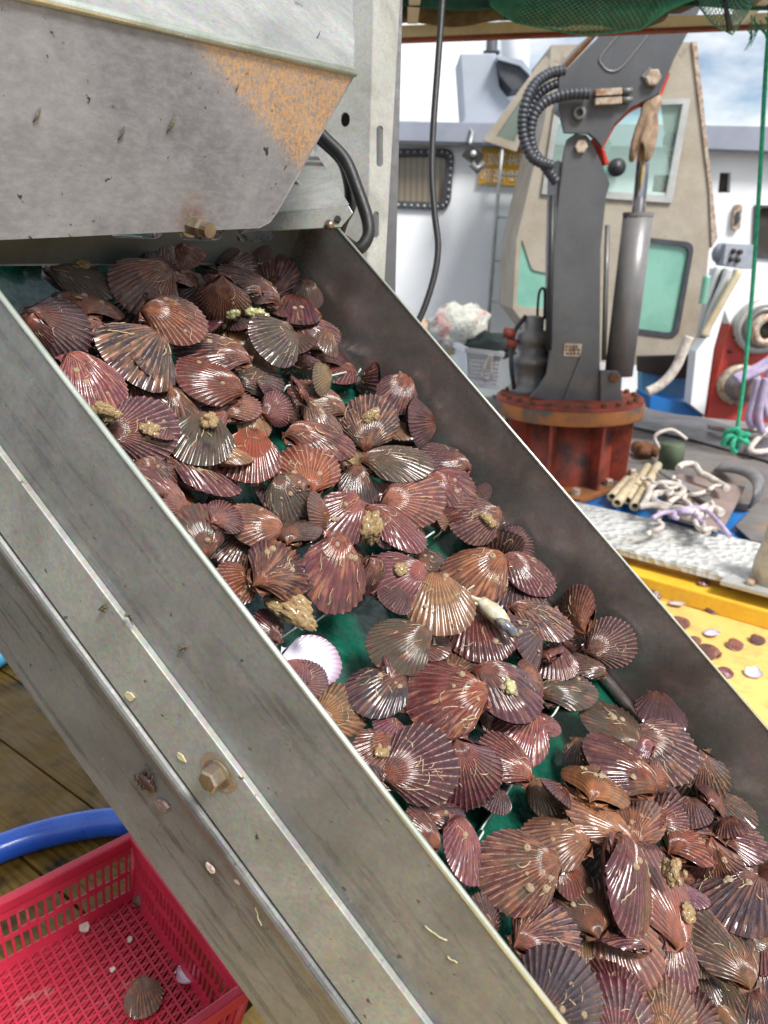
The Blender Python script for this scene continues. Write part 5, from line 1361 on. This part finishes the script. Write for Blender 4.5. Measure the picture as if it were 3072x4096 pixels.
# ---------------- tan crane cabin
YB = 5.75
cab = empty('control_cabin')
cabo = [(2205, 180), (2768, 168), (2800, 320), (2848, 760), (2862, 950), (2836, 1000), (2800, 1390), (2780, 1440), (2560, 1462), (2200, 1430), (2052, 1236), (2066, 960), (2118, 740), (2180, 480)]
wU = [(2238, 425), (2742, 408), (2672, 792), (2184, 758)]
wL = rp([(2572, 962), (2764, 985), (2700, 1338), (2500, 1310)], 36)
wl2 = rp([(2086, 950), (2128, 1080), (2230, 1100), (2222, 1240), (2066, 1222)], 18)
pl(cabo, YB, .035, m_tan, 'front_panel', cab, [wU, wL, wl2])
band(cabo, YB + .035, YB + .75, m_tan, 'side_panel', cab)
pl([(2222, 412), (2762, 394), (2688, 812), (2166, 776)], YB - .02, .018, m_frame, 'window_frame', cab, [[(2244, 432), (2732, 416), (2664, 782), (2192, 750)]])
pl([(2230, 418), (2750, 402), (2680, 800), (2176, 766)], YB + .012, .006, m_clear, 'pane', cab)
pl(rp([(2556, 946), (2780, 970), (2712, 1354), (2490, 1326)], 40), YB - .012, .011, m_gasket, 'gasket', cab, [rp([(2574, 966), (2760, 988), (2696, 1334), (2504, 1308)], 34)])
pl(rp([(2560, 950), (2776, 974), (2708, 1350), (2492, 1322)], 38), YB + .012, .008, m_mint, 'pane', cab)
pl([(2076, 936), (2140, 1070), (2240, 1090), (2232, 1250), (2054, 1232)], YB + .012, .008, m_mint, 'pane', cab)
pl([(2768, 166), (2788, 166), (2870, 950), (2848, 990), (2838, 760)], YB - .015, .03, m_fit, 'corner_trim', cab)
pl([(2430, 560), (2445, 560), (2425, 780), (2400, 780)], YB + .25, .05, m_mint, 'inner_post', cab)
MB().lathe([(0, 0), (.06, 0), (.06, .05), (0, .06)], ony(2462, 672, YB - .03), (0, -1, 0), 16).build('black_knob', m_black, cab)
pl([(2630, 700), (2668, 745), (2656, 768), (2616, 735)], YB + .2, .02, M('red_handle', c_(188, 70, 56), .5), 'red_lever', cab)
pl([(2620, 700), (2680, 700), (2668, 770), (2612, 766)], YB + .5, .02, m_dark, 'dark_panel', cab)
tag(settle(cab), 'tan panelled cabin with mint windows behind the crane', 'cabin')
vz = empty('visor'); Yv = YB - .35
pl([(1932, 560), (2066, 606), (2200, 245), (2184, 222), (2150, 262)], Yv, .03, m_tan, 'frame', vz, [[(1985, 545), (2056, 568), (2172, 290), (2150, 300)]])
pl([(1980, 548), (2060, 574), (2178, 280), (2145, 295)], Yv + .012, .006, M('grey_green_pane', c_(120, 132, 122), .2, 0, c_(104, 116, 108), 3, fine=0), 'pane', vz)
tag(settle(vz), 'tilted tan framed visor panel left of the cabin top', 'visor')
# inside seen through the upper pane: helm seat and lamp
sp_ = empty('cabin_lamp'); Ys = YB + .45
MB().blob(ony(2680, 560, Ys), .06, 2, .2, 2, 1).build('head', m_black, sp_); MB().tube([ony(2680, 560, Ys), ony(2650, 600, Ys), ony(2700, 620, Ys)], .02, 8).build('bracket', m_wplas, sp_)
tag(settle(sp_), 'small black work lamp inside the cabin window', 'lamp')

# ---------------- winch stand at the right edge
Z6 = lambda x, y: (2600 + x * .5425, 700 + y * .5425)
YN = 5.0
wn = empty('winch')
pl([Z6(*p) for p in ((560, 690), (960, 720), (960, 1120), (590, 1105), (520, 900))], YN + .02, .25, m_white, 'upper_panel', wn)
pl([Z6(*p) for p in ((588, 1108), (960, 1115), (960, 1840), (415, 1790))], YN, .25, m_cred if False else M('winch_red', c_(196, 70, 58), .5, 0, c_(178, 58, 50), 4), 'red_panel', wn)
def ring(c, ro_, ri, h, mat_, name, parent, Y):
    P = ony(*Z6(*c), Y); k = (P - CAM).dot(FWD) / FPX * .5425
    return MB().lathe([(ri * k, 0), (ro_ * k, 0), (ro_ * k * .96, h), (ri * k, h), (ri * k * .95, 0)], P, (0, -1, 0), 36).build(name, mat_, parent)
def disc(c, r, h, mat_, name, parent, Y):
    P = ony(*Z6(*c), Y); k = (P - CAM).dot(FWD) / FPX * .5425
    return MB().lathe([(0, 0), (r * k, 0), (r * k * .9, h), (0, h)], P, (0, -1, 0), 36).build(name, mat_, parent)
d1 = ring((800, 1120), 195, 135, .06, m_frame, 'drum', wn, YN); ring((800, 1120), 150, 110, .09, m_cyl, 'drum_flange', d1, YN); ring((800, 1135), 120, 62, .13, m_fit, 'drum_hub', d1, YN); disc((800, 1135), 64, .10, m_dark, 'drum_bore', d1, YN)
d2 = ring((640, 1540), 155, 95, .06, m_fit, 'drum', wn, YN); disc((640, 1540), 120, .10, m_cyl, 'drum_flange', d2, YN); disc((650, 1560), 92, .16, m_board, 'drum_cap', d2, YN)
for c in ((585, 1300), (620, 1190)): disc(c, 14, .03, m_dark, 'bolt', wn, YN)
pl([Z6(*p) for p in ((555, 880), (610, 780), (470, 1280), (400, 1770), (300, 1690), (340, 1300), (400, 1220))], YN - .02, .12, m_white, 'frame_leg', wn)
tag(settle(wn), 'red and white winch stand with two round drums', 'winch')
cbx = empty('control_box'); Yb = YN - .12
pl(rp([Z6(*p) for p in ((562, 505), (780, 515), (765, 695), (540, 665))], 8), Yb, .12, M('pale_grey_box', c_(168, 174, 186), .5), 'box', cbx, bevel=.006)
for c in ((612, 562), (660, 568), (595, 622), (643, 627)): disc(c, 19, .02, m_dark, 'button', cbx, Yb)
tag(settle(cbx), 'pale grey control box with four black buttons above the winch', 'control box')
bf = MB(); bf.blob(ony(*Z6(535, 580), Yb + .1), .07, 2, .1, 2, 1); tag(bf.build('float_ball', m_roof), 'blue ball float hung beside the control box', 'float')
for k, (pts, r, mt, lb) in enumerate((
    (((505, 680), (470, 790), (430, 900), (390, 1080), (370, 1200)), .028, m_wplas, 'white hose bundle running down left of the winch'),
    (((560, 700), (520, 800), (470, 950), (420, 1120), (390, 1200)), .022, m_black, 'black cable running down between the white hoses'),
    (((580, 690), (545, 800), (500, 900), (440, 1060), (405, 1190)), .03, m_wplas, 'second white hose nearest the winch frame'),
    (((420, 740), (395, 900), (385, 950)), .026, m_mint, 'short mint green pipe at the cabin corner'))):
    o = MB().tube(smooth_path([ony(*Z6(x, y), YN - .16 - .03 * k) for x, y in pts], 5), r, 8).build('hose', mt); tag(o, lb, 'hose', 'hoses beside the winch')
o = MB().tube(smooth_path([ony(*Z6(x, y), YN - .3) for x, y in ((660, 705), (560, 880), (460, 1060), (390, 1190))], 4), .022, 6).build('wooden_strut', m_pipe); tag(o, 'slanting tan wooden strut from control box to cabin foot', 'strut')
o = MB().tube(smooth_path([ony(*Z6(x, y), 4.6) for x, y in ((-20, 1600), (60, 1560), (140, 1490), (200, 1400), (235, 1320), (290, 1190))], 6), .03, 10).build('thick_white_hose', m_rope); tag(o, 'thick white hose curving up from the crane foot to the cabin', 'hose')
pl([Z6(*p) for p in ((0, 1630), (395, 1700), (385, 1785), (200, 1765), (0, 1725))], YN + .1, .3, m_blue, 'blue_coaming').__setitem__('label', 'blue painted coaming strip under the cabin and winch')
bpy.data.objects['blue_coaming']['category'] = 'coaming'
pl([Z6(*p) for p in ((-60, 1350), (290, 1380), (270, 1680), (-60, 1620))], YN + .5, .1, M('sky_blue_panel', c_(110, 180, 224), .5), 'light_blue_panel').__setitem__('label', 'light blue panel seen low between crane and winch frame')
bpy.data.objects['light_blue_panel']['category'] = 'panel'
pl([Z6(*p) for p in ((-80, 1340), (300, 1330), (290, 1500), (150, 1500), (-80, 1450))], YN + .42, .06, m_dark, 'cabin_underframe').__setitem__('label', 'dark underframe below the tan cabin')
bpy.data.objects['cabin_underframe']['category'] = 'frame'
for k, pts in enumerate((((620, 1500), (720, 1450), (800, 1410), (900, 1350)), ((640, 1520), (760, 1470), (900, 1400)), ((900, 1440), (850, 1560), (840, 1680), (880, 1800)), ((800, 1500), (770, 1640), (730, 1780), (760, 1860)), ((860, 1500), (820, 1650), (800, 1800), (830, 1900)))):
    o = MB().tube(smooth_path([ony(*Z6(x, y), YN - .22 - .03 * k) for x, y in pts], 6), .026, 8).build('rope', m_prope)
    tag(o, ('lilac rope led off the lower winch drum', 'second lilac rope just under it at the drum', 'lilac rope hanging at the right picture edge', 'lilac rope hanging left of the others by the drum', 'lilac rope hanging between the other two')[k], 'rope', 'lilac ropes on the winch')

# ---------------- on deck
def flatpoly(pts, z, th, mat_, name, label, cat):
    o = MB().prism([[onz(px, py, z) for px, py in pts]], (0, 0, th)).build(name, mat_); tag(o, label, cat); return o
Zd = DK + .008
flatpoly([(2480, 1620), (2700, 1640), (3300, 1830), (3300, 1990), (3072, 1850), (2760, 1760), (2480, 1700)], Zd + .004, .012, m_mat, 'rubber_mat', 'black rubber mat across the deck beside the crane', 'mat')
flatpoly([(1860, 1500), (2100, 1560), (2100, 1700), (1990, 1600)], Zd + .004, .012, m_mat, 'rubber_mat', 'black rubber mat behind the conveyor left of the crane', 'mat')
R4 = lambda x, y: (2300 + x * .5425, 1700 + y * .5425)
flatpoly([R4(*p) for p in ((750, 372), (1250, 472), (1080, 800), (690, 690), (640, 560))], Zd + .06, .014, m_board, 'board', 'faded brown board lying under the white ropes', 'board')
flatpoly([R4(*p) for p in ((610, 350), (660, 345), (1010, 570), (960, 590))], Zd + .085, .016, m_cyl, 'batten', 'dark thin batten across the brown board', 'batten')
# bent grey belting
bb = MB(); pth = [R4(*p) for p in ((1020, 330), (1180, 345), (1290, 400), (1330, 500), (1290, 620))]
hts = [.03, .09, .14, .12, .02]; A_ = [onz(*p, Zd + h) for p, h in zip(pth, hts)]
A_ = smooth_path(A_, 5); bb.add([p for q in A_ for p in (q, q + EN * .16 + Vector((0, 0, .01)))], [(2 * i, 2 * i + 1, 2 * i + 3, 2 * i + 2) for i in range(len(A_) - 1)], True)
bo_ = bb.build('belting_strip', m_mat if False else M('grey_belting', c_(120, 118, 118), .6)); bo_.modifiers.new('solid', 'SOLIDIFY').thickness = .012; tag(bo_, 'grey belting strip bent over behind the brown board', 'belting')
flatpoly([R4(*p) for p in ((1180, 760), (1300, 640), (1560, 700), (1560, 900), (1300, 870))], Zd + .01, .012, m_grey, 'deck_sheet', 'grey sheet on the deck right of the ropes', 'sheet')
for k, (a_, b_) in enumerate((((270, 530), (385, 405)), ((310, 575), (430, 420)), ((385, 555), (535, 310)), ((440, 600), (610, 300)), ((350, 500), (440, 380)))):
    P0, P1 = onz(*R4(*a_), Zd + .05 + .012 * (k % 2)), onz(*R4(*b_), Zd + .05 + .012 * (k % 2)); d_ = (P1 - P0).normalized()
    mb = MB(); ax = d_; mb.lathe([(.016, 0), (.027, 0), (.027, (P1 - P0).length), (.016, (P1 - P0).length), (.016, 0)], P0, ax, 14)
    o = mb.build('pipe', m_pipe); tag(o, ('short cream pipe end nearest the crane plate', 'cream pipe second from the crane plate', 'cream pipe third from the crane plate, longer', 'longest cream pipe, farthest from the crane plate', 'cream pipe lying behind the first two by the crane plate')[k], 'pipe', 'cream pipes lying by the crane')
def rope(pts, z, r, mat_, label, name='rope', group='ropes on the boat deck', n=8):
    o = MB().tube(smooth_path([onz(*R4(x, y), z + .012 * math.sin(i * 2.3)) for i, (x, y) in enumerate(pts)], n), r, 8).build(name, mat_); tag(o, label, 'rope', group); return o
rope([(500, 600), (540, 520), (560, 460), (640, 430), (740, 440), (800, 480), (760, 520), (660, 500), (580, 520), (600, 570), (700, 600)], Zd + .11, .017, m_rope, 'thick white rope coil in front of the cream pipes')
rope([(690, 580), (740, 545), (800, 550), (850, 600), (870, 660), (920, 720), (980, 790)], Zd + .11, .014, m_rope, 'white rope loop running down over the brown board')
rope([(480, 600), (580, 590), (680, 620), (760, 610), (860, 640), (960, 600), (1020, 570)], Zd + .12, .016, m_rope, 'white rope lying straight below the coil')
rope([(760, 320), (800, 290), (880, 295), (920, 350), (980, 380), (1060, 430), (1120, 465)], Zd + .13, .019, m_rope, 'knotted white rope at the back of the brown board')
rope([(570, 690), (640, 650), (720, 640), (800, 620), (900, 610), (980, 640), (1060, 720), (1140, 820)], Zd + .13, .011, m_prope, 'lilac rope trailing over the board to the gunwale')
rope([(760, 650), (860, 680), (960, 660), (1020, 620), (1080, 650)], Zd + .10, .022, m_rope, 'frayed white rope bundle on the brown board')
rope([(990, 10), (1080, 30), (1200, 40), (1330, 40), (1440, 50)], Zd + .05, .02, m_rope, 'white rope lying behind the green knot')
rope([(1440, 20), (1390, 60), (1330, 120), (1290, 180), (1340, 200), (1420, 190)], Zd + .05, .02, m_rope, 'white rope end with a bend at the right picture edge')
rl = ['tangled thin white rope nearest the gunwale', 'thin white rope looping beside the cream pipes', 'thin white rope crossing the thick coil', 'slack white rope over the right half of the board', 'thin lilac rope looping along the gunwale side', 'white rope curl under the batten']
rq = random.Random(21)
for k, lb in enumerate(rl):
    bx, by = [(620, 640), (560, 500), (680, 520), (900, 640), (760, 690), (820, 560)][k]; pts = []; an = rq.uniform(0, 6)
    for q in range(9):
        pts.append((bx, by)); an += rq.uniform(-1.1, 1.1); bx += math.cos(an) * 52; by += math.sin(an) * 24
    rope(pts, Zd + .10 + .008 * k, .011, m_prope if k == 4 else m_rope, lb)
cn = empty('green_can'); pc = onz(*R4(700, 310), Zd)
MB().lathe([(0, 0), (.075, 0), (.075, .15), (.07, .155), (0, .155)], pc, (0, 0, 1), 20).build('body', m_grn, cn); MB().tube(smooth_path([pc + Vector(p) for p in ((-.08, 0, .12), (-.12, 0, .2), (-.02, 0, .24), (.08, 0, .18))], 5), .012, 6).build('handle', m_rope, cn)
tag(settle(cn), 'olive green can with a wire handle behind the cream pipes', 'can')
rk = MB()
for k in range(6): rk.blob(onz(*R4(470 + k * 22, 170 + 14 * (k % 3)), Zd + .05), .05 - .003 * k, 2, .5, 3, k)
tag(rk.build('rusty_shackle_heap', m_rust), 'rusty iron lump by the corner of the crane plate', 'scrap iron')
# mooring bitt at the right edge with its plate
bt = empty('mooring_bitt')
m_crack = M('cracked_white_paint', c_(198, 190, 176), .8, 0, c_(150, 138, 118), 14, bst=.7, bsc=40, bd=.01)
pb4 = onz(3092, 2325, ZG + .0)
MB().lathe([(0, 0), (.085, 0), (.080, .08), (.062, .16), (.055, .22), (.03, .24), (0, .24)], pb4, (0, 0, 1), 20).build('post', m_crack, bt)
MB().frame(pb4 - ED * .16 - EN * .13 - Vector((0, 0, .02)), ED * .5, EN * .2, Vector((0, 0, .02))).build('foot_plate', m_frame, bt, bevel=.004)
MB().lathe([(0, 0), (.02, 0), (.016, .02), (0, .02)], pb4 - ED * .06 - EN * .09, (0, 0, 1), 12).build('bolt', m_fit, bt)
tag(settle(bt), 'stubby cracked white bitt on a metal foot at the right edge', 'bitt')
# green hanging rope with knot
gr_ = empty('hanging_green_rope'); Yg = 3.1
MB().tube(smooth_path([ony(3090, -60, Yg), ony(3062, 300, Yg), ony(3040, 700, Yg), ony(3010, 1150, Yg), ony(2978, 1500, Yg), ony(2948, 1720, Yg)], 6), .0085, 8).build('rope', m_grope, gr_)
kn = MB(); kc = ony(2944, 1745, Yg)
for k in range(5):
    a = k * 1.3 + .4; rr_ = .05 + .012 * (k % 2)
    kn.tube(smooth_path([kc, kc + Vector((math.cos(a) * rr_ * .9, -.02, math.sin(a) * rr_ * .6)), kc + Vector((math.cos(a + .5) * rr_ * 1.1, 0, math.sin(a + .5) * rr_ * .8 - .02)), kc + Vector((math.cos(a + 1.2) * rr_ * .6, .02, math.sin(a + 1.2) * rr_ * .6 - .01)), kc], 5), .011, 7)
kn.build('knot', m_grope, gr_)
tag(settle(gr_), 'green rope hanging from the canopy with a knot at its end', 'rope')
st_ = MB(); rs2 = random.Random(8)
for k in range(16):
    x, y = rs2.uniform(2985, 3072), rs2.uniform(60, 120); p = ony(x, y, YC - .3); q = ony(x + rs2.uniform(-40, 50), y + rs2.uniform(30, 110), YC - .3 + rs2.uniform(-.05, .05)); st_.tube([p, (p + q) / 2 + Vector((.01, 0, 0)), q], [.003, .002, .001], 4)
tag(st_.build('frayed_strands', m_grope), 'frayed green strands hanging at the canopy corner', 'strands')
# ---------------- heap of bags, white basket and cloth behind the conveyor
Yq = 5.6
bgs = [(1835, 1310, .20, c_(216, 216, 204), 'pale translucent plastic bag, largest of the heap by the ladder'), (1760, 1370, .13, c_(232, 226, 170), 'yellowish plastic bag low in the heap'), (1880, 1270, .10, c_(222, 226, 216), 'white plastic bag on the right of the heap'), (1790, 1262, .07, c_(226, 190, 196), 'pink plastic bag on top of the heap'), (1700, 1330, .10, c_(200, 168, 136), 'tan bag at the left of the heap')]
for k, (px, py, r, co, lb) in enumerate(bgs):
    b_ = MB(); b_.blob(ony(px, py, Yq + .05 * k), r, 3, .55, 2.6, k + 3, (1.1, .7, .85)); o = b_.build('plastic_bag', M('bag_%d' % k, co, .35, 0, tuple(x * .85 for x in co[:3]) + (1,), 10, col3=(c_(206, 150, 150), c_(120, 130, 110), c_(150, 150, 150), c_(230, 226, 220), c_(120, 90, 70))[k], scale3=9, lo3=.52, hi3=.62, bst=.8, bsc=14, bd=.05, fine=.03)); tag(o, lb, 'bag', 'bags heaped by the deckhouse')
wb = empty('white_basket'); Yk = 4.9
f0 = [(1868, 1400), (2010, 1418), (1990, 1560), (1874, 1545)]
holes = []
for r_ in range(7):
    for c2 in range(9):
        u = .1 + c2 * .1; v = .2 + r_ * .11
        A1 = Vector(f0[0]).lerp(Vector(f0[1]), u); B1 = Vector(f0[3]).lerp(Vector(f0[2]), u); p = A1.lerp(B1, v); holes.append([(p.x - 3.4, p.y - 3.4), (p.x + 3.4, p.y - 3.4), (p.x + 3.4, p.y + 3.4), (p.x - 3.4, p.y + 3.4)])
pl(f0, Yk, .008, m_wplas, 'front_side', wb, holes)
q = [ony(*p, Yk) for p in f0]; bkv = Vector((-.05, .32, 0))
for i0, i1 in ((0, 3), (1, 2)): MB().prism([[q[i0], q[i1], q[i1] + bkv, q[i0] + bkv]], (.006, 0, 0)).build('end_side', m_wplas, wb)
MB().prism([[q[0] + bkv, q[1] + bkv, q[2] + bkv, q[3] + bkv]], (0, .006, 0)).build('back_side', m_wplas, wb)
rm = MB(); rm.bar(q[0], q[1], .03, .03); rm.bar(q[0] + bkv, q[1] + bkv, .03, .03); rm.bar(q[0], q[0] + bkv, .03, .03); rm.bar(q[1], q[1] + bkv, .03, .03); rm.build('rim', m_wplas, wb)
tag(settle(wb), 'white perforated plastic basket left of the crane', 'basket')
o = MB().tube(smooth_path([ony(x, y, Yk - .04) for x, y in ((1962, 1420), (1940, 1470), (1930, 1505), (1950, 1518), (1966, 1500), (1960, 1460), (1968, 1420))], 6), .012, 8).build('rope_loop', m_rope); tag(o, 'white rope loop hanging over the basket rim', 'rope')
o = MB(); o.blob(ony(1965, 1385, Yk + .15), .13, 3, .6, 2.2, 9, (1.3, .8, .6)); o = o.build('dark_cloth', M('dark_green_cloth', c_(52, 62, 60), .9, 0, c_(40, 48, 50), 10)); tag(o, 'dark green cloth heaped in the white basket', 'cloth')
o = MB(); o.blob(ony(2020, 1390, Yk + .2), .06, 2, .5, 2.2, 4, (1.2, .8, .7)); o = o.build('blue_cloth', M('blue_cloth', c_(40, 70, 130), .9)); tag(o, 'small blue cloth beside the dark one in the basket', 'cloth')
